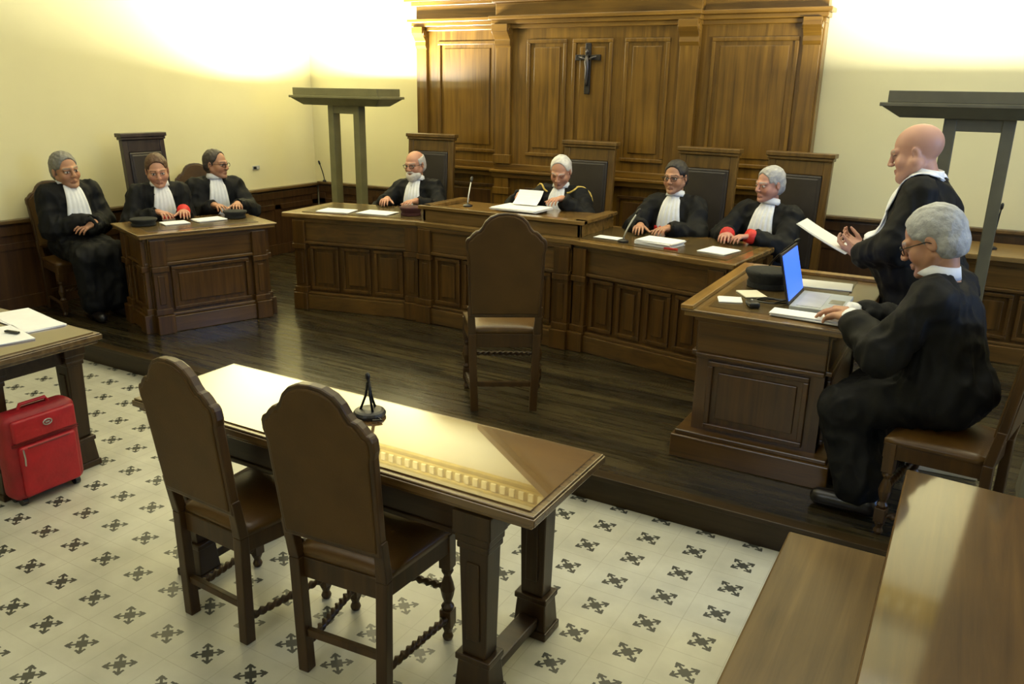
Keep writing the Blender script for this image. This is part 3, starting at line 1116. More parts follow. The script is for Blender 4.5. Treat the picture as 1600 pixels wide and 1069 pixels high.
sheet('cream booklet beside the black cap on the right desk', (-1.0, 4.46, ZD), R(35), .12, .16, 3, mat=paperB, group='papers on the right desk')
o = MB()
pts = []
for i in range(60):
    a = i / 59 * 2 * PI * 2.3
    pts.append((.075 * math.cos(a) + .01 * math.sin(3 * a), .055 * math.sin(a * 1.02) + .012 * math.cos(2 * a), .006 + .004 * math.sin(a * 1.7) + i * .0002))
o = o.tube(pts, .004, 6).build('cable', black, smooth=True)
o.location = (-.86, 4.33, ZD)
tag(o, 'coiled black cable left of the laptop screen', 'cable')
t = empty('computer_mouse', 'small black mouse lying beside the laptop screen', 'mouse', (-.93, 4.20, ZD), R(30))
rbox(-.028, .028, -.048, .048, 0, .03, .012, 'body', black, t)
MB().box(-.004, .004, .01, .03, .028, .033).build('wheel', greycl, t)

# bright carton and folders seen past the chair at right
t = empty('white_carton', 'low white carton on the platform seen under the right chair', 'box', (.06, 4.57, PZ), R(3))
MB().box(-.17, .17, -.06, .06, 0, .12).build('body', paper, t, bevel=.004)
MB().box(-.178, .178, -.068, .068, .09, .124).build('lid', paper, t, bevel=.004)
for i in range(4):
    t = MB().box(-.012, .012, -.10, .10, 0, .30).build('folder', paperB if i % 2 else MATS['white_paper'])
    t.data.materials[0] = plain('grey_folder', (.30, .27, .17), rough=.7) if 'grey_folder' not in MATS else MATS['grey_folder']
    t.location = (.42 + i * .035, 4.45, PZ)
    t.rotation_euler = (0, R(3), 0)
    tag(t, 'upright grey folder in the row behind the right chair', 'folder', 'grey folders on the platform')

# ------------------------------------------------------------------ people: implicit surfaces


def smin(a, b, k):
    h = np.clip(.5 + .5 * (b - a) / k, 0, 1)
    return b * (1 - h) + a * h - k * h * (1 - h)


class SDF:
    def __init__(self):
        self.p = []

    def cap(self, a, b, ra, rb, k=.02, op='u'):
        self.p.append(('c', np.array(a, float), np.array(b, float), ra, rb, k, op))
        return self

    def ell(self, c, r, k=.02, M=None, op='u'):
        self.p.append(('e', np.array(c, float), np.array(r, float), np.eye(3) if M is None else np.array(M, float), None, k, op))
        return self

    def plane(self, z):
        """cut everything below z"""
        self.p.append(('z', z, None, None, None, 0, 'z'))
        return self

    @staticmethod
    def bb(q):
        if q[0] == 'c':
            r = max(q[3], q[4])
            return np.minimum(q[1], q[2]) - r, np.maximum(q[1], q[2]) + r
        ext = np.sqrt(((q[3] * q[2][None, :]) ** 2).sum(1))
        return q[1] - ext, q[1] + ext

    def mesh(self, h):
        bbs = [self.bb(q) for q in self.p if q[6] == 'u']
        lo = np.min([b[0] for b in bbs], 0) - 4 * h
        hi = np.max([b[1] for b in bbs], 0) + 4 * h
        n = np.ceil((hi - lo) / h).astype(int) + 1
        G = np.full(n, .08, np.float32)
        ax = [lo[i] + h * np.arange(n[i]) for i in range(3)]
        for q in self.p:
            if q[0] == 'z':
                d = (q[1] - ax[2])[None, None, :].astype(np.float32)
                G = np.maximum(G, d)
                continue
            b0, b1 = self.bb(q)
            mar = q[5] + 3 * h
            i0 = np.maximum(np.floor((b0 - mar - lo) / h).astype(int), 0)
            i1 = np.minimum(np.ceil((b1 + mar - lo) / h).astype(int) + 1, n)
            if (i1 <= i0).any():
                continue
            X, Y, Zz = np.meshgrid(*[ax[i][i0[i]:i1[i]] for i in range(3)], indexing='ij')
            P = np.stack([X, Y, Zz], -1)
            if q[0] == 'c':
                ba = q[2] - q[1]
                L2 = max(1e-9, ba @ ba)
                t = np.clip(((P - q[1]) @ ba) / L2, 0, 1)
                d = np.linalg.norm(P - q[1] - t[..., None] * ba, axis=-1) - (q[3] + (q[4] - q[3]) * t)
            else:
                v = (P - q[1]) @ q[3]
                k0 = np.linalg.norm(v / q[2], axis=-1)
                k1 = np.linalg.norm(v / q[2] ** 2, axis=-1) + 1e-9
                d = k0 * (k0 - 1) / k1
            sl = tuple(slice(i0[i], i1[i]) for i in range(3))
            g = G[sl]
            if q[6] == 'u':
                G[sl] = smin(g, d, q[5])
            else:
                G[sl] = -smin(-g, d, q[5])
        return surface_net(G, lo, h)


def surface_net(G, lo, h):
    S = G < 0
    a = S[:-1, :-1, :-1]
    cnt = np.zeros(a.shape, np.int8)
    offs = [(i, j, k) for i in (0, 1) for j in (0, 1) for k in (0, 1)]
    nx, ny, nz = a.shape
    for o in offs:
        cnt += S[o[0]:o[0] + nx, o[1]:o[1] + ny, o[2]:o[2] + nz]
    act = (cnt > 0) & (cnt < 8)
    I = np.argwhere(act)
    idx = np.full(a.shape, -1, np.int64)
    idx[act] = np.arange(len(I))
    vals = {o: G[I[:, 0] + o[0], I[:, 1] + o[1], I[:, 2] + o[2]] for o in offs}
    acc = np.zeros((len(I), 3))
    c = np.zeros(len(I))
    for o in offs:
        for d in range(3):
            if o[d]:
                continue
            p = list(o)
            p[d] = 1
            p = tuple(p)
            v0, v1 = vals[o], vals[p]
            m = (v0 < 0) != (v1 < 0)
            t = np.where(m, v0 / np.where(m, v0 - v1, 1), 0)
            pt = np.tile(np.array(o, float), (len(I), 1))
            pt[:, d] += t
            acc += pt * m[:, None]
            c += m
    V = lo + h * (I + acc / c[:, None])
    Q = []
    for d in range(3):
        e1, e2 = [(1, 2), (2, 0), (0, 1)][d]
        sh = [slice(0, None)] * 3
        A_ = [slice(None)] * 3
        B_ = [slice(None)] * 3
        A_[d] = slice(0, -1)
        B_[d] = slice(1, None)
        sa, sb = S[tuple(A_)], S[tuple(B_)]
        E_ = np.argwhere(sa != sb)
        E_ = E_[(E_[:, e1] > 0) & (E_[:, e2] > 0) & (E_[:, e1] < a.shape[e1]) & (E_[:, e2] < a.shape[e2]) & (E_[:, d] < a.shape[d])]
        inside = sa[E_[:, 0], E_[:, 1], E_[:, 2]]
        c4 = []
        for s1, s2 in ((1, 1), (0, 1), (0, 0), (1, 0)):
            J = E_.copy()
            J[:, e1] -= s1
            J[:, e2] -= s2
            c4.append(idx[J[:, 0], J[:, 1], J[:, 2]])
        q = np.stack(c4, 1)
        q = np.where(inside[:, None], q, q[:, ::-1])
        Q.append(q)
    Q = np.concatenate(Q)
    Q = Q[(Q >= 0).all(1)]
    return V, Q


def np_mesh(name, V, Q):
    me = bpy.data.meshes.new(name)
    me.vertices.add(len(V))
    me.vertices.foreach_set('co', np.asarray(V, np.float32).ravel())
    me.loops.add(len(Q) * 4)
    me.loops.foreach_set('vertex_index', Q.astype(np.int32).ravel())
    me.polygons.add(len(Q))
    me.polygons.foreach_set('loop_start', np.arange(0, len(Q) * 4, 4, dtype=np.int32))
    me.polygons.foreach_set('use_smooth', np.ones(len(Q), bool))
    me.update(calc_edges=True)
    me.validate()
    return me


def unit(v):
    v = np.array(v, float)
    return v / np.linalg.norm(v)


def ik(S, W, l1, l2, pole):
    d = W - S
    L_ = np.linalg.norm(d)
    if L_ > l1 + l2 - .005:
        W = S + d / L_ * (l1 + l2 - .005)
        d = W - S
        L_ = np.linalg.norm(d)
    e = d / L_
    x = (l1 ** 2 - l2 ** 2 + L_ ** 2) / (2 * L_)
    y = math.sqrt(max(1e-6, l1 ** 2 - x ** 2))
    p = np.array(pole, float)
    p = p - e * (p @ e)
    return S + e * x + unit(p) * y, W


def rotm(yaw=0, pitch=0, roll=0):
    """yaw + = turn to own left, pitch + = look up, roll + = tilt to own right"""
    return np.array(Matrix.Rotation(R(yaw), 3, 'Z') @ Matrix.Rotation(R(pitch), 3, 'X') @ Matrix.Rotation(R(roll), 3, 'Y'))


HS = 1.06


def head_sdf(s, T, fat=0.):
    """T maps head-local coordinates to body coordinates"""
    o, M = T
    X = lambda p: o + M @ (np.array(p, float) * HS)
    E = lambda c, r, k=.015, op='u', A=None: s.ell(X(c), np.array(r) * HS, k, M if A is None else M @ A, op)
    K = lambda a, b, ra, rb, k=.008, op='u': s.cap(X(a), X(b), ra * HS, rb * HS, k, op)
    E((0, -.016, .030), (.077, .098, .086), .02)
    E((0, .018, -.030), (.062 + fat, .072, .084), .02)
    for sx in (-1, 1):
        K((sx * (.056 + fat), -.004, -.045), (sx * .018, .066, -.096), .022 + fat, .019 + fat, .02)
        E((sx * .044, .054, -.032), (.021 + fat, .024, .026), .025)
        K((0, .088, .019), (sx * .046, .066, .020), .012, .011, .012)
    E((0, .080, -.100), (.021, .017, .017), .012)
    for sx in (-1, 1):
        s.ell(X((sx * .032, .101, .000)), np.array((.020, .018, .013)) * HS, .010, M, 'd')
        E((sx * .032, .0745, -.001), (.0145, .0145, .0135), .003)
        K((sx * .019, .086, .0085), (sx * .045, .078, .0065), .0042, .0042, .003)
    K((0, .091, .012), (0, .109, -.026), .0085, .0115, .009)
    E((0, .110, -.030), (.0120, .011, .009), .006)
    for sx in (-1, 1):
        E((sx * .0125, .102, -.033), (.009, .011, .008), .005)
        K((0, .0925, -.0615), (sx * .022, .084, -.067), .0058, .004, .006)
        K((0, .0915, -.0730), (sx * .020, .084, -.0740), .0066, .004, .006)
        A = np.array(Matrix.Rotation(R(sx * -18), 3, 'Z') @ Matrix.Rotation(R(-8), 3, 'X'))
        E((sx * .079, -.012, -.006), (.008, .018, .029), .006, 'u', A)
        s.ell(X((sx * .089, -.006, -.003)), np.array((.007, .010, .019)) * HS, .004, M @ A, 'd')
    return X


def hand_sdf(s, W, f, n, side, curl=(18, 28, 20), spread=5, thumb=(.62, .62, .30), hs=1.):
    """W wrist, f direction of the fingers, n the way the palm faces, side +1 right hand, -1 left"""
    f = unit(f)
    n = np.array(n, float)
    n = unit(n - f * (n @ f))
    l = np.cross(f, n) * side           # towards the thumb
    g = 1.0 * hs
    s.cap(W - f * .03, W + f * .015, .025 * g, .023 * g, .015)
    for off in (-.024, -.008, .008, .024):
        s.cap(W + f * .02 * g + l * off * .7 * g, W + f * .082 * g + l * off * g, .0135 * g, .0125 * g, .012)
    lens = (.074, .082, .076, .060)
    for i, off in enumerate((.030, .0095, -.0105, -.0295)):
        a = 0.
        p = W + f * (.086 - .004 * abs(i - 1)) * g + l * off * g
        dirf = unit(f + l * math.tan(R((1.4 - i) * spread)))
        rr = (.0092, .0082, .0072, .0060)
        cc = np.array(curl) + (i - 1) * 3
        for j in range(3):
            a += R(cc[j])
            d = dirf * math.cos(a) + n * math.sin(a)
            q = p + d * lens[i] * (.45, .31, .24)[j] * g
            s.cap(p, q, rr[j] * g, rr[j + 1] * g, .003)
            p = q
    p = W + f * .026 * g + l * .026 * g
    d = unit(f * thumb[0] + l * thumb[1] + n * thumb[2])
    q = p + d * .045 * g
    s.cap(p, q, .0135 * g, .0105 * g, .010)
    d2 = unit(d + f * .45)
    q2 = q + d2 * .034 * g
    s.cap(q, q2, .0105 * g, .0085 * g, .003)
    s.cap(q2, q2 + d2 * .022 * g, .0088 * g, .0065 * g, .003)


def ribbon(bvh, pts, widths, off=.005, pleat=0., npl=0, nw=8, ahead=None):
    """strip of cloth laid on the robe surface along pts"""
    bm = bmesh.new()
    rows = []
    P = [Vector(p) for p in pts]
    for i, p in enumerate(P):
        t = (P[min(i + 1, len(P) - 1)] - P[max(i - 1, 0)]).normalized()
        loc, nor, _, _ = bvh.find_nearest(p)
        if ahead is not None:
            nor = Vector(ahead)
        s = t.cross(nor).normalized()
        row = []
        for k in range(nw + 1):
            u = k / nw * 2 - 1
            q = loc + s * (u * widths[i] / 2)
            if ahead is not None:
                hit = bvh.ray_cast(q + nor * .4, -nor)
                l2 = hit[0] if hit[0] is not None else q
            else:
                l2 = bvh.find_nearest(q)[0]
            pl = pleat * math.cos(u * PI * npl) if npl else 0
            row.append(l2 + nor * (off + pl))
        if ahead is not None:
            mid = row[nw // 2]
            for k in range(nw + 1):
                if (row[k] - mid).dot(nor) < -.03:
                    row[k] = row[k] + nor * (-.03 - (row[k] - mid).dot(nor))
        rows.append([bm.verts.new(v) for v in row])
    for a, b in zip(rows, rows[1:]):
        for k in range(nw):
            bm.faces.new((a[k], a[k + 1], b[k + 1], b[k]))
    return bm


def bm_obj(bm, name, mat, parent, thick=0., subdiv=0):
    bmesh.ops.recalc_face_normals(bm, faces=bm.faces[:])
    me = bpy.data.meshes.new(name)
    bm.to_mesh(me)
    bm.free()
    for p in me.polygons:
        p.use_smooth = True
    o = link(name, me, mat, parent)
    if thick:
        md = o.modifiers.new('thick', 'SOLIDIFY')
        md.thickness = thick
        md.offset = 0
    if subdiv:
        md = o.modifiers.new('sub', 'SUBSURF')
        md.levels = md.render_levels = subdiv
    return o


def dense(pts, n=24):
    """Catmull-Rom through pts"""
    P = [np.array(p, float) for p in pts]
    P = [2 * P[0] - P[1]] + P + [2 * P[-1] - P[-2]]
    out = []
    m = len(P) - 3
    for i in range(n + 1):
        u = i / n * m
        k = min(int(u), m - 1)
        t = u - k
        a, b, c, d = P[k:k + 4]
        out.append(.5 * ((2 * b) + (-a + c) * t + (2 * a - 5 * b + 4 * c - d) * t * t + (-a + 3 * b - 3 * c + d) * t ** 3))
    return out


def person(label, loc, rz, *, stand=False, lean=6, side=0, head=(0, 0, 0), hoff=(0, 0, 0), hands=None, skin=(.56, .33, .22), hair='full', hairc=(.30, .29, .27),
           browc=None, beard=None, glasses=None, fat=0., belly=0., sash=None, cuffs=None, whitecuff=False, cord=False, stole=False, h=.006, hr=.011,
           feet=None, knees=None, shoes=False, hip=None, size=1., jab=(.120, .195, .31), cup=None, gaze=0., seath=.47, hs=1.06, ext=0.):
    global HS
    HS = hs
    """local frame: faces +y, right hand at +x, origin on the floor below the hips"""
    V3 = lambda *p: np.array(p, float)
    P = V3(0, 0, .93 if stand else seath + .10)
    if hip is not None:
        P = V3(*hip)
    lr, sr = R(lean), R(side)
    u = unit((math.sin(sr), math.sin(lr) * math.cos(sr), math.cos(lr) * math.cos(sr)))
    if sash:
        jab = (jab[0], jab[1], .25)
    fw = unit(V3(0, math.cos(lr), -math.sin(lr)))
    rt = np.cross(fw, u)
    NB = P + u * .53
    SH = {+1: P + u * .475 + rt * .185, -1: P + u * .475 - rt * .185}
    HM = rotm(*head)
    HC = NB + unit(u + V3(0, 0, 1)) * .105 + HM @ V3(0, .028, .040) + V3(*hoff)
    body = SDF()
    # trunk
    body.ell(P + u * .30, (.145, .095, .23), .05, np.stack([rt, fw, u], 1))
    body.ell(P + u * .08, (.150, .11, .15), .05, np.stack([rt, fw, u], 1))
    body.cap(SH[-1] - u * .04 - rt * -.02, SH[1] - u * .04 - rt * .02, .045, .045, .05)
    body.cap(NB - u * .05, HC + HM @ (V3(0, -.018, -.07) * HS), .062 + fat, .055 + fat, .03)
    X = head_sdf(body, (HC, HM), fat)
    # arms
    tg = {1: V3(.13, .40, .87), -1: V3(-.13, .40, .87)}
    hd = {1: (V3(-.25, .95, .03), V3(0, 0, -1)), -1: (V3(.25, .95, .03), V3(0, 0, -1))}
    cu = {1: dict(), -1: dict()}
    pole = {1: V3(.7, -.5, -.6), -1: V3(-.7, -.5, -.6)}
    if hands:
        for s_, d in hands.items():
            if 'at' in d:
                tg[s_] = V3(*d['at'])
            if 'dir' in d:
                hd[s_] = (V3(*d['dir']), V3(*d.get('palm', (0, 0, -1))))
            if 'pole' in d:
                pole[s_] = V3(*d['pole'])
            cu[s_] = {k: d[k] for k in ('curl', 'spread', 'thumb') if k in d}
    arm = {}
    for s_ in (1, -1):
        E_, W_ = ik(SH[s_], tg[s_], .295, .265, pole[s_])
        arm[s_] = (SH[s_], E_, W_)
        body.cap(SH[s_] - u * .035 - rt * s_ * .015, E_, .042, .040, .03)
        body.cap(E_, W_, .040, .027, .02)
        hand_sdf(body, W_, *hd[s_], s_, hs=1.04, **cu[s_])
    # legs
    HP, KN, AN, TO = {}, {}, {}, {}
    for s_ in (1, -1):
        HP[s_] = P + V3(s_ * .09, 0, -.02)
        if stand:
            KN[s_] = V3(s_ * .10, .02, .50)
            AN[s_] = V3(s_ * .11, -.02, .085)
        else:
            KN[s_] = V3(s_ * .14, .43, seath + .06)
            AN[s_] = V3(s_ * .13, .42, .085)
        if knees:
            KN[s_] = V3(*knees[s_])
        if feet:
            AN[s_] = V3(*feet[s_])
        TO[s_] = AN[s_] + V3(s_ * .03, .16, -.045)
        body.cap(HP[s_], KN[s_], .080, .055, .04)
        body.cap(KN[s_], AN[s_], .055, .036, .02)
        body.cap(AN[s_] + V3(0, -.03, -.045), TO[s_], .036, .030, .02)
    body.plane(.005)
    V, Q = body.mesh(h)
    me = np_mesh('person', V, Q)
    # --- tint per vertex
    sk = np.array(skin)
    col = np.tile(sk, (len(V), 1))
    L_ = ((V - HC) @ HM) / HS
    near = (np.abs(L_) < .2).all(1)
    hx, hy, hz = L_[:, 0], L_[:, 1], L_[:, 2]
    rnd = np.array([noise.noise(Vector(v) * 22) for v in V]) if len(V) < 400000 else np.zeros(len(V))
    col *= (1 + .07 * rnd)[:, None]

    def paint(mask, c, a=1.):
        col[mask] = col[mask] * (1 - a) + np.array(c) * a
    for sx in (-1, 1):
        ck = np.exp(-((hx - sx * .043) ** 2 + (hz + .035) ** 2) / .0005) * (hy > .03) * near
        col[:] = col * (1 - .22 * ck[:, None]) + np.array((sk[0] * 1.02, sk[1] * .66, sk[2] * .6)) * .22 * ck[:, None]
        ex, ez = hx - sx * .032, hz + .001
        eye = near & (hy > .066) & ((ex / .0145) ** 2 + (ez / .0062) ** 2 < 1)
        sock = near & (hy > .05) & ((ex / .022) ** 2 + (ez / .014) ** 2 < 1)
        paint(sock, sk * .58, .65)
        if head[1] > -14:
            paint(eye, (.62, .60, .56))
            paint(eye & ((ex - gaze) ** 2 + ez ** 2 < .0062 ** 2), (.02, .015, .01))
        paint(near & (hy > .066) & (np.abs(ex) < .016) & (np.abs(ez - .0066) < .0024), (.06, .035, .025), .8)
        bc = np.array(browc if browc is not None else hairc)
        paint(near & (hy > .055) & (np.abs(ex) < .021) & (np.abs(hz - .0225 - .10 * (.02 - np.abs(ex))) < .0045), bc, .75)
    paint(near & (hy > .07) & (np.abs(hx) < .023) & (hz < -.056) & (hz > -.080), (sk[0] * .85, sk[1] * .58, sk[2] * .55), .6)
    paint(near & (hy > .07) & (np.abs(hx) < .021) & (np.abs(hz + .0672 + 6 * hx ** 2) < .0022), (.07, .025, .02), .8)
    paint(near & (hy > .09) & (np.abs(np.abs(hx) - .008) < .004) & (np.abs(hz + .041) < .003), sk * .3, .7)
    jaw = near & (hz < -.045) & (hy > -.01)
    paint(jaw, sk * np.array((.82, .85, .9)), .4)
    # dark cloth below the neck except on the hands
    up_n = (V - (NB - u * .045)) @ u
    hand = np.zeros(len(V), bool)
    for s_ in (1, -1):
        W_ = arm[s_][2]
        f = unit(hd[s_][0])
        dv = V - W_
        hand |= (dv @ f > -.035) & (np.linalg.norm(dv, axis=1) < .24)
    cloth = (up_n < 0) & ~hand
    paint(cloth, (.012, .012, .013))
    at = me.attributes.new('tint', 'FLOAT_COLOR', 'POINT')
    at.data.foreach_set('color', np.concatenate([np.clip(col, 0, 1), np.ones((len(V), 1))], 1).astype(np.float32).ravel())
    root = link('person', me, skinM)
    root.location = loc
    root.rotation_euler = (0, 0, rz)
    root.scale = (size, size, size)
    tag(root, label, 'person')
    # --- robe
    rb = SDF()
    fr = np.stack([rt, fw, u], 1)
    rb.ell(P + u * .31 + fw * .005, (.198 + belly * .3, .140 + belly * .4, .215), .05, fr)
    rb.ell(P + u * .12 + fw * (.02 + belly * .5), (.200 + belly * .5, .155 + belly, .20), .06, fr)
    rb.ell(P + u * .03, (.205 + belly * .3, .17, .125), .06, fr)
    rb.cap(P + u * .435 - rt * .155, P + u * .435 + rt * .155, .074, .074, .05)
    tb = SDF()
    tb.p = list(rb.p)
    tV, tQ = tb.mesh(.02)
    tbvh = BVHTree.FromPolygons([Vector(v) for v in tV], [tuple(int(i) for i in q) for q in tQ])
    for s_ in (1, -1):
        S_, E_, W_ = arm[s_]
        rb.cap(P + u * .455 + rt * s_ * .15, NB - u * .035 + rt * s_ * .05, .068, .045, .04)
        rb.cap(S_ - u * .03, E_, .072, .080, .045)
        fd = unit(W_ - E_)
        We = W_ - fd * .045
        rb.cap(E_, We + fd * ext, .080, .056, .035)
        # hanging lower edge of the wide sleeve
        rb.cap(E_ + V3(0, 0, -.03), We + fd * ext + V3(0, 0, -.012), .062, .050, .04)
    if stand:
        for s_ in (1, -1):
            rb.cap(P + V3(s_ * .07, 0, -.05), V3(s_ * .10, .0, .10), .155, .175, .08)
        rb.cap(P + V3(0, .03, -.05), V3(0, .04, .10), .15, .18, .08)
        rb.cap(P + V3(0, -.03, 0), V3(0, -.06, .10), .13, .17, .08)
    else:
        for s_ in (1, -1):
            rb.cap(HP[s_] + V3(0, 0, .035), KN[s_] + V3(0, .0, .01), .108, .092, .05)
            rb.cap(KN[s_] + V3(0, .005, -.01), AN[s_] + V3(0, .03, .07), .098, .105, .05)
        rb.cap(P + V3(0, .1, .03), (KN[1] + KN[-1]) / 2 + V3(0, 0, 0), .105, .080, .06)
        rb.cap((KN[1] + KN[-1]) / 2, (AN[1] + AN[-1]) / 2 + V3(0, .02, .09), .085, .095, .06)
    rb.plane(.045)
    for s_ in (1, -1):
        S_, E_, W_ = arm[s_]
        fd = unit(W_ - E_)
        rb.cap(W_ + fd * (ext - .085), W_ + fd * (ext + .08), .034, .044, .006, 'd')
    # opening at the neck
    rb.cap(NB - u * .03, NB + u * .12, .062 + fat, .085 + fat, .012, 'd')
    V, Q = rb.mesh(hr)
    me = np_mesh('robe', V, Q)
    nr = np.empty(len(V) * 3, np.float32)
    me.vertices.foreach_get('normal', nr)
    nr = nr.reshape(-1, 3)
    sd = random.random() * 50
    def fold(v):
        w_ = noise.noise(Vector((v[0] * 4 + sd, v[1] * 4, v[2] * 4))) * .9
        a = noise.noise(Vector((v[0] * 15 + sd + w_, v[1] * 15 + w_, v[2] * 4.0)))
        b = noise.noise(Vector((v[0] * 9 - sd, v[1] * 9, v[2] * 11)))
        return -abs(a) * .026 + .008 + (.012 - abs(b) * .03) * .6 + noise.noise(Vector((v[0] * 34, v[1] * 34 + sd, v[2] * 12))) * .003
    off = np.array([fold(v) for v in V])
    V2 = V + nr * off[:, None]
    me.vertices.foreach_set('co', V2.astype(np.float32).ravel())
    me.update()
    robe = link('robe', me, robeM, root)
    bvh = BVHTree.FromPolygons([Vector(v) for v in V2], [tuple(int(i) for i in q) for q in Q])
    # --- jabot: pleated white cloth hanging from the collar
    if jab:
        bm = bmesh.new()
        nr_, nw = 16, 20
        cf = NB + u * .010 + fw * .070
        rows = []
        for i in range(nr_ + 1):
            t_ = i / nr_
            wd = jab[0] + (jab[1] - jab[0]) * min(1, t_ * 1.2)
            row = []
            for k in range(nw + 1):
                v_ = k / nw * 2 - 1
                q = NB + u * (.010 - t_ * jab[2]) + rt * (v_ * wd / 2)
                hit = tbvh.ray_cast(Vector(q + fw * .6), Vector(-fw))[0]
                if t_ < .2 or hit is None:
                    hit2 = tbvh.ray_cast(Vector(NB + u * (.010 - .2 * jab[2]) + rt * (v_ * wd / 2) + fw * .6), Vector(-fw))[0]
                    b_ = np.array(hit2) + fw * .018
                    a_ = cf + rt * (v_ * wd * .42) - fw * (v_ * v_ * .035)
                    p_ = a_ * (1 - t_ / .2) + b_ * (t_ / .2)
                else:
                    p_ = np.array(hit) + fw * .018
                p_ = p_ + fw * (.0045 * math.cos(v_ * PI * 5) * min(1, t_ * 4 + .3))
                row.append(bm.verts.new(Vector(p_)))
            rows.append(row)
        for a, b in zip(rows, rows[1:]):
            for k in range(nw):
                bm.faces.new((a[k], a[k + 1], b[k + 1], b[k]))
        bm_obj(bm, 'jabot', shirt, root, .005)
    # collar band around the neck
    cm = MB()
    c0 = NB + u * .022 + fw * .004
    tilt = unit(u * 1.0 - fw * .30)
    f2 = unit(fw - tilt * (fw @ tilt))
    rings = []
    for dz, rr_c in ((-.030, .078), (-.005, .072), (.018, .066), (.020, .060), (-.030, .060)):
        rings.append([cm.bm.verts.new(Vector(c0 + tilt * dz + rt * math.cos(a) * (rr_c + fat) * (HS / 1.06) + f2 * math.sin(a) * (rr_c + fat) * (HS / 1.06)))
                      for a in np.linspace(0, 2 * PI, 33)[:-1]])
    for a, b in zip(rings, rings[1:] + rings[:1]):
        for k in range(32):
            cm.bm.faces.new((a[k], a[(k + 1) % 32], b[(k + 1) % 32], b[k]))
    cm.build('collar', shirt, root, smooth=True)
    if sash:
        pts = [P + u * .262 + rt * x + fw * (.2 + belly) for x in np.linspace(-.16, .16, 13)]
        bm = ribbon(tbvh, pts, [.11] * 13, .020, .003, 3, 8, ahead=fw)
        bm_obj(bm, 'sash', redcloth, root, .004)
        pts = [P + u * (.22 - .2 * t_) + fw * (.2 + belly) for t_ in np.linspace(0, 1, 9)]
        bm = ribbon(tbvh, pts, [.10] * 9, .026, .003, 2, 8, ahead=fw)
        bm_obj(bm, 'sash_end', redcloth, root, .004)
    if cuffs:
        for s_ in cuffs:
            S_, E_, W_ = arm[s_]
            fd = unit(W_ - E_)
            MB().tube([W_ - fd * .05, W_ - fd * .0, W_ + fd * .035], [.050, .054, .050], 16).build('red_cuff', redcloth, root, smooth=True)
    if whitecuff:
        for s_ in (1, -1):
            S_, E_, W_ = arm[s_]
            fd = unit(W_ - E_)
            MB().tube([W_ - fd * .04, W_ + fd * .01, W_ + fd * .032], [.038, .040, .038], 16).build('shirt_cuff', shirt, root, smooth=True)
    if cord:
        for s_ in (1, -1):
            g = [NB - u * .10 + rt * s_ * .03 + fw * .2, NB - u * .02 + rt * s_ * .10 + fw * .10, NB - u * .05 + rt * s_ * .19, P + u * .36 + rt * s_ * .27 + fw * .04, P + u * .24 + rt * s_ * .27 + fw * .10]
            g = g[1:]
            pts = []
            for q in dense(g, 26):
                l2, n2, _, _ = bvh.find_nearest(Vector(q))
                pts.append(l2 + n2 * .006)
            MB().tube(pts, .008, 8).build('gold_cord', gold, root, smooth=True)
    if stole:
        for s_ in (1, -1):
            g = [NB + u * .045 - fw * .10 + rt * s_ * .012, NB + u * .03 - fw * .05 + rt * s_ * .10, NB - u * .01 + fw * .06 + rt * s_ * .13, P + u * .43 + fw * .2 + rt * s_ * .085, P + u * .32 + fw * .26 + rt * s_ * .06,
                 P + u * .22 + fw * .32 + rt * s_ * .05]
            q = dense(g, 30)
            bm = ribbon(bvh, q, [.075] * len(q), .012, 0, 0, 6)
            bm_obj(bm, 'white_band', shirt, root, .005)
    # --- hair
    hm = hair_mat('hair_%d' % len(MATS), hairc)
    hsd = SDF()
    E = lambda c, r, k=.012, op='u': hsd.ell(X(c), np.array(r) * HS, k, HM, op)
    if hair in ('full', 'long', 'receding'):
        t_ = .004 if hair == 'full' else 0
        E((0, -.019, .036), (.083, .104, .091 + t_))
        E((0, -.045, -.015), (.081, .072, .075), .02)
        E((0, .094 if hair != 'receding' else .080, -.020), (.086, .066, .116 if hair != 'receding' else .136), .010, 'd')
        for sx in (-1, 1):
            E((sx * .095, -.008, -.012), (.028, .026, .036), .006, 'd')
            E((sx * .085, .055, -.02), (.035, .050, .060), .008, 'd')
        E((0, .02, -.125), (.12, .14, .058), .01, 'd')
    elif hair in ('bald', 'ring'):
        E((0, -.019, .030), (.0815, .101, .085))
        E((0, -.045, -.015), (.080, .070, .072), .02)
        E((0, .020, .125 if hair == 'ring' else .095), (.085, .125, .10), .008, 'd')
        E((0, .075, -.02), (.090, .070, .13), .008, 'd')
        for sx in (-1, 1):
            E((sx * .095, -.008, -.012), (.028, .026, .036), .006, 'd')
        E((0, .02, -.125), (.12, .14, .060), .01, 'd')
    if hair != 'none':
        V, Q = hsd.mesh(.0065)
        if len(V):
            me = np_mesh('hair', V, Q)
            nr = np.empty(len(V) * 3, np.float32)
            me.vertices.foreach_get('normal', nr)
            nr = nr.reshape(-1, 3)
            amp = .0042 if hair in ('full', 'long', 'receding') else .0015
            off = np.array([noise.noise(Vector((v[0] * 60, v[1] * 32, v[2] * 34))) * amp for v in V])
            me.vertices.foreach_set('co', (V + nr * off[:, None]).astype(np.float32).ravel())
            me.update()
            link('hair', me, hm, root)
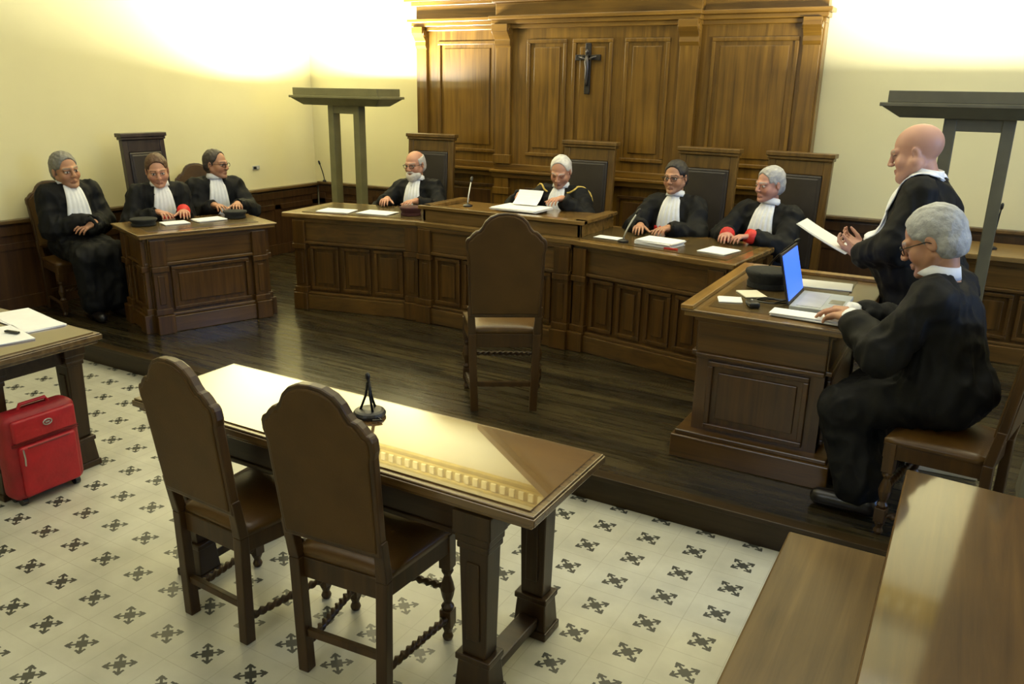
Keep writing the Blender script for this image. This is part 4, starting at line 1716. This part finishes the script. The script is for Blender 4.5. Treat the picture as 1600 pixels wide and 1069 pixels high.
    if beard is not None:
        bs = SDF()
        B_ = lambda c, r, k=.01, op='u': bs.ell(X(c), np.array(r) * HS, k, HM, op)
        B_((0, .035, -.085), (.070, .066, .050))
        B_((0, .066, -.105), (.045, .035, .040), .02)
        B_((0, .09, -.052), (.034, .016, .010), .008)
        B_((0, .10, -.069), (.018, .03, .007), .004, 'd')
        B_((0, .10, -.015), (.085, .05, .034), .006, 'd')
        B_((0, -.03, -.02), (.1, .045, .09), .01, 'd')
        V, Q = bs.mesh(.006)
        me = np_mesh('beard', V, Q)
        link('beard', me, hair_mat('beard_%d' % len(MATS), beard), root)
    if glasses is not None:
        gm = MB()
        for sx in (-1, 1):
            ring = []
            for a in np.linspace(0, 2 * PI, 25)[:-1]:
                ca, sa = math.cos(a), math.sin(a)
                ring.append(X((sx * .032 + .0215 * math.copysign(abs(ca) ** .7, ca), .1035 - abs(sx * .032 + .02 * ca) * .12, -.002 + .0155 * math.copysign(abs(sa) ** .7, sa))))
            gm.tube(ring, .0021 * HS, 6, closed=True)
            gm.tube([X((sx * .053, .097, .004)), X((sx * .076, .078, .006)), X((sx * .084, .0, .006)), X((sx * .082, -.02, -.006))], .0019 * HS, 6)
        gm.tube([X((-.0105, .103, .002)), X((0, .106, .005)), X((.0105, .103, .002))], .002 * HS, 6)
        gm.build('glasses', glasses, root, smooth=True)
    if shoes:
        for s_ in (1, -1):
            sd_ = SDF()
            a0, t0 = AN[s_], TO[s_]
            sd_.cap(a0 + V3(0, -.035, -.035), t0 + V3(0, .02, .0), .045, .040, .02)
            sd_.cap(a0 + V3(0, -.02, -.02), a0 + V3(0, 0, .01), .045, .044, .02)
            sd_.plane(.0)
            V, Q = sd_.mesh(.009)
            link('shoe', np_mesh('shoe', V, Q), shoeM, root)
    return root, dict(NB=NB, HC=HC, arm=arm, P=P)


GL = blackM
GLS = silver
PINK = (.50, .255, .165)
TAN = (.42, .215, .125)
on_lap = {1: dict(at=(.02, .24, .80), dir=(-.9, .3, -.1), palm=(0, -.5, -1)), -1: dict(at=(-.03, .27, .77), dir=(.9, .25, -.1), palm=(0, -.5, -1))}

people = {}
people['p1'] = person('robed man with grey hair seated by the left wall, arms in lap', (-6.64, 4.14, PZ), R(-98), lean=1, side=2, head=(2, -2, 8), hands=on_lap, hs=1.2, ext=.07, hoff=(0, 0, -.04),
                      skin=TAN, hair='full', hairc=(.17, .165, .15), shoes=True, feet={1: (.09, .36, .085), -1: (-.09, .38, .085)}, knees={1: (.12, .39, .53), -1: (-.12, .40, .53)})
people['p2'] = person('brown haired robed man with red sash looking down at the left desk', (-6.24, 4.66, PZ), R(-110), lean=16, hoff=(0, -.02, -.02), hs=1.1, head=(-14, -12, 4), skin=PINK, hair='full', hairc=(.085, .040, .018),
                      sash=True, cuffs=(-1,), hands={1: dict(at=(.10, .37, .872)), -1: dict(at=(-.10, .40, .872), pole=(-.25, -.5, -1))})
people['p3'] = person('balding robed man with glasses at far end of the left desk', (-6.20, 5.25, PZ), R(-116), lean=12, hoff=(0, 0, -.02), head=(40, -2, 0), skin=TAN, hair='receding', hairc=(.045, .035, .028), glasses=GL,
                      hands={1: dict(at=(.10, .42, .878), pole=(.25, -.5, -1)), -1: dict(at=(-.10, .42, .878))})
people['p4'] = person('bald bearded judge with glasses behind the left wing of the bench', (-4.65, 6.40, PZ), R(180 + 8), lean=3, side=2, head=(-6, -6, 2), skin=PINK, hair='ring', hairc=(.55, .52, .48), browc=(.30, .26, .22), beard=(.60, .57, .53), glasses=GL,
                      hands={1: dict(at=(.16, .36, .912)), -1: dict(at=(-.14, .36, .912))}, seath=.44)
people['p5'] = person('white haired presiding judge with gold cords reading a sheet', (-3.13, 6.45, PZ), R(180), lean=9, head=(10, -24, -2), skin=PINK, hair='receding', hairc=(.62, .60, .57), cord=True,
                      hands={1: dict(at=(.26, .36, 1.045), dir=(-.45, .85, .0), palm=(-.3, 0, -1), curl=(30, 35, 25)), -1: dict(at=(-.14, .36, 1.045))}, seath=.49)
people['p6'] = person('dark haired judge with glasses and red sash facing the camera', (-2.09, 6.36, PZ), R(180 - 2), lean=4, head=(-4, -2, 2), skin=TAN, hair='full', hairc=(.022, .017, .014), glasses=GL, sash=True,
                      hands={1: dict(at=(.12, .44, .914)), -1: dict(at=(-.10, .42, .914))}, seath=.49)
people['p7'] = person('grey haired judge with red cuffs at the right end of bench', (-1.365, 6.34, PZ), R(180 - 10), lean=4, side=-3, head=(-26, -5, 0), skin=(.50, .25, .18), hair='full', hairc=(.40, .39, .38), sash=True, cuffs=(1, -1),
                      hands={1: dict(at=(.12, .42, .914)), -1: dict(at=(-.06, .40, .914), dir=(.6, .7, .02))}, seath=.49,
                      knees={1: (.24, .42, .55), -1: (.0, .43, .55)}, feet={1: (.24, .40, .085), -1: (.02, .40, .085)})
people['p8'] = person('bald stout robed man standing and reading from papers', (-.18, 4.93, PZ), R(84), stand=True, lean=8, head=(0, -16, 0), hoff=(0, .02, -.02), skin=(.48, .265, .20), hair='none', hairc=(.25, .23, .22), belly=.07, fat=.010, stole=True, hs=1.2, size=1.03,
                      h=.005, hands={1: dict(at=(.095, .345, 1.03), dir=(-.10, .93, .36), palm=(-.45, 0, .9), curl=(24, 34, 22), spread=1, thumb=(.85, .25, .6)),
                                                 -1: dict(at=(-.115, .33, 1.02), dir=(.10, .93, .36), palm=(.45, 0, .9), curl=(24, 34, 22), spread=1, thumb=(.85, .25, .6))})
people['p9'] = person('grey haired robed man with glasses seated at the right desk', (.045, 3.945, PZ), R(79), lean=13, head=(0, -26, 0), skin=(.43, .225, .135), hair='full', hairc=(.34, .35, .35), glasses=GL, whitecuff=True,
                      h=.005, hs=1.15, size=1.07, jab=None, hands={1: dict(at=(.06, .46, .850), dir=(-.2, .9, -.02), curl=(16, 22, 16)), -1: dict(at=(-.08, .42, .850), dir=(.35, .9, -.02), curl=(16, 22, 16))}, shoes=True,
                      knees={1: (.13, .36, .47), -1: (-.14, .38, .46)}, feet={1: (.12, .27, .085), -1: (-.16, .24, .085)})

# papers that are held
sheet('white sheet held up by the presiding judge', (-3.24, 5.97, 1.19), R(180 + 5), .22, .18, 1, tilt=(R(-35), 0), group='held papers', curl=.012)
sheet('stack of papers in the hands of the standing man', (-.725, 4.93, 1.268), R(84), .21, .32, 3, tilt=(R(26), 0), group='held papers', curl=.006, thick=.003)

# ------------------------------------------------------------------ lights


def area(name, loc, rot, sx, sy, power, col=(1, 1, 1), spread=None):
    l = bpy.data.lights.new(name, 'AREA')
    l.shape = 'RECTANGLE'
    l.size, l.size_y = sx, sy
    l.energy = power
    l.color = col
    if spread:
        l.spread = spread
    o = bpy.data.objects.new(name, l)
    COL.objects.link(o)
    o.location = loc
    o.rotation_euler = rot
    return o


WARM = (1., .985, .84)
area('uplight_left', (-5.76, 6.66, PZ + 1.85), (R(180), 0, 0), 1.0, .28, 410, WARM)
area('uplight_right', (-.065, 6.25, PZ + 1.90), (R(180), 0, 0), 1.0, .28, 410, WARM)
area('ceiling_fill', (-2.6, 2.2, ZC - .05), (0, 0, 0), 3.0, 1.6, 34, (1., .97, .88))  # soft fill added below the ceiling, no fixture modelled here
area('assumed_daylight_right', (3.5, 4.2, 2.5), (0, R(90), 0), 1.6, 2.0, 105, (.22, .45, 1.))  # blue daylight assumed from the right; no window is modelled in that wall
area('assumed_daylight_behind', (-1.5, -2.5, 3.2), (R(90), 0, 0), 2.4, 1.6, 45, (.75, .86, 1.))  # cool light assumed from behind the camera; the front wall has no opening

w = bpy.data.worlds.new('World')
SC.world = w
w.use_nodes = True
w.node_tree.nodes['Background'].inputs[0].default_value = (.9, .95, 1, 1)
w.node_tree.nodes['Background'].inputs[1].default_value = .1

# ------------------------------------------------------------------ camera
f_px, yaw, pitch, roll, CH = 1266.5865, -.51405, .301378, .0175847, 2.05
fwd = Vector((math.sin(yaw) * math.cos(pitch), math.cos(yaw) * math.cos(pitch), -math.sin(pitch)))
right = Vector((math.cos(yaw), -math.sin(yaw), 0))
upv = right.cross(fwd)
r2 = right * math.cos(roll) + upv * math.sin(roll)
u2 = -right * math.sin(roll) + upv * math.cos(roll)
cd = bpy.data.cameras.new('camera')
cd.sensor_width = 36
cd.lens = f_px / 1600 * 36
cam = bpy.data.objects.new('camera', cd)
COL.objects.link(cam)
mw = Matrix((r2, u2, -fwd)).transposed().to_4x4()
mw.translation = Vector((0, 0, CH))
cam.matrix_world = mw
SC.camera = cam
SC.view_settings.view_transform = 'Standard'
SC.view_settings.look = 'None'
SC.view_settings.exposure = 0
SC.cycles.max_bounces = 6
SC.cycles.sample_clamp_indirect = 6
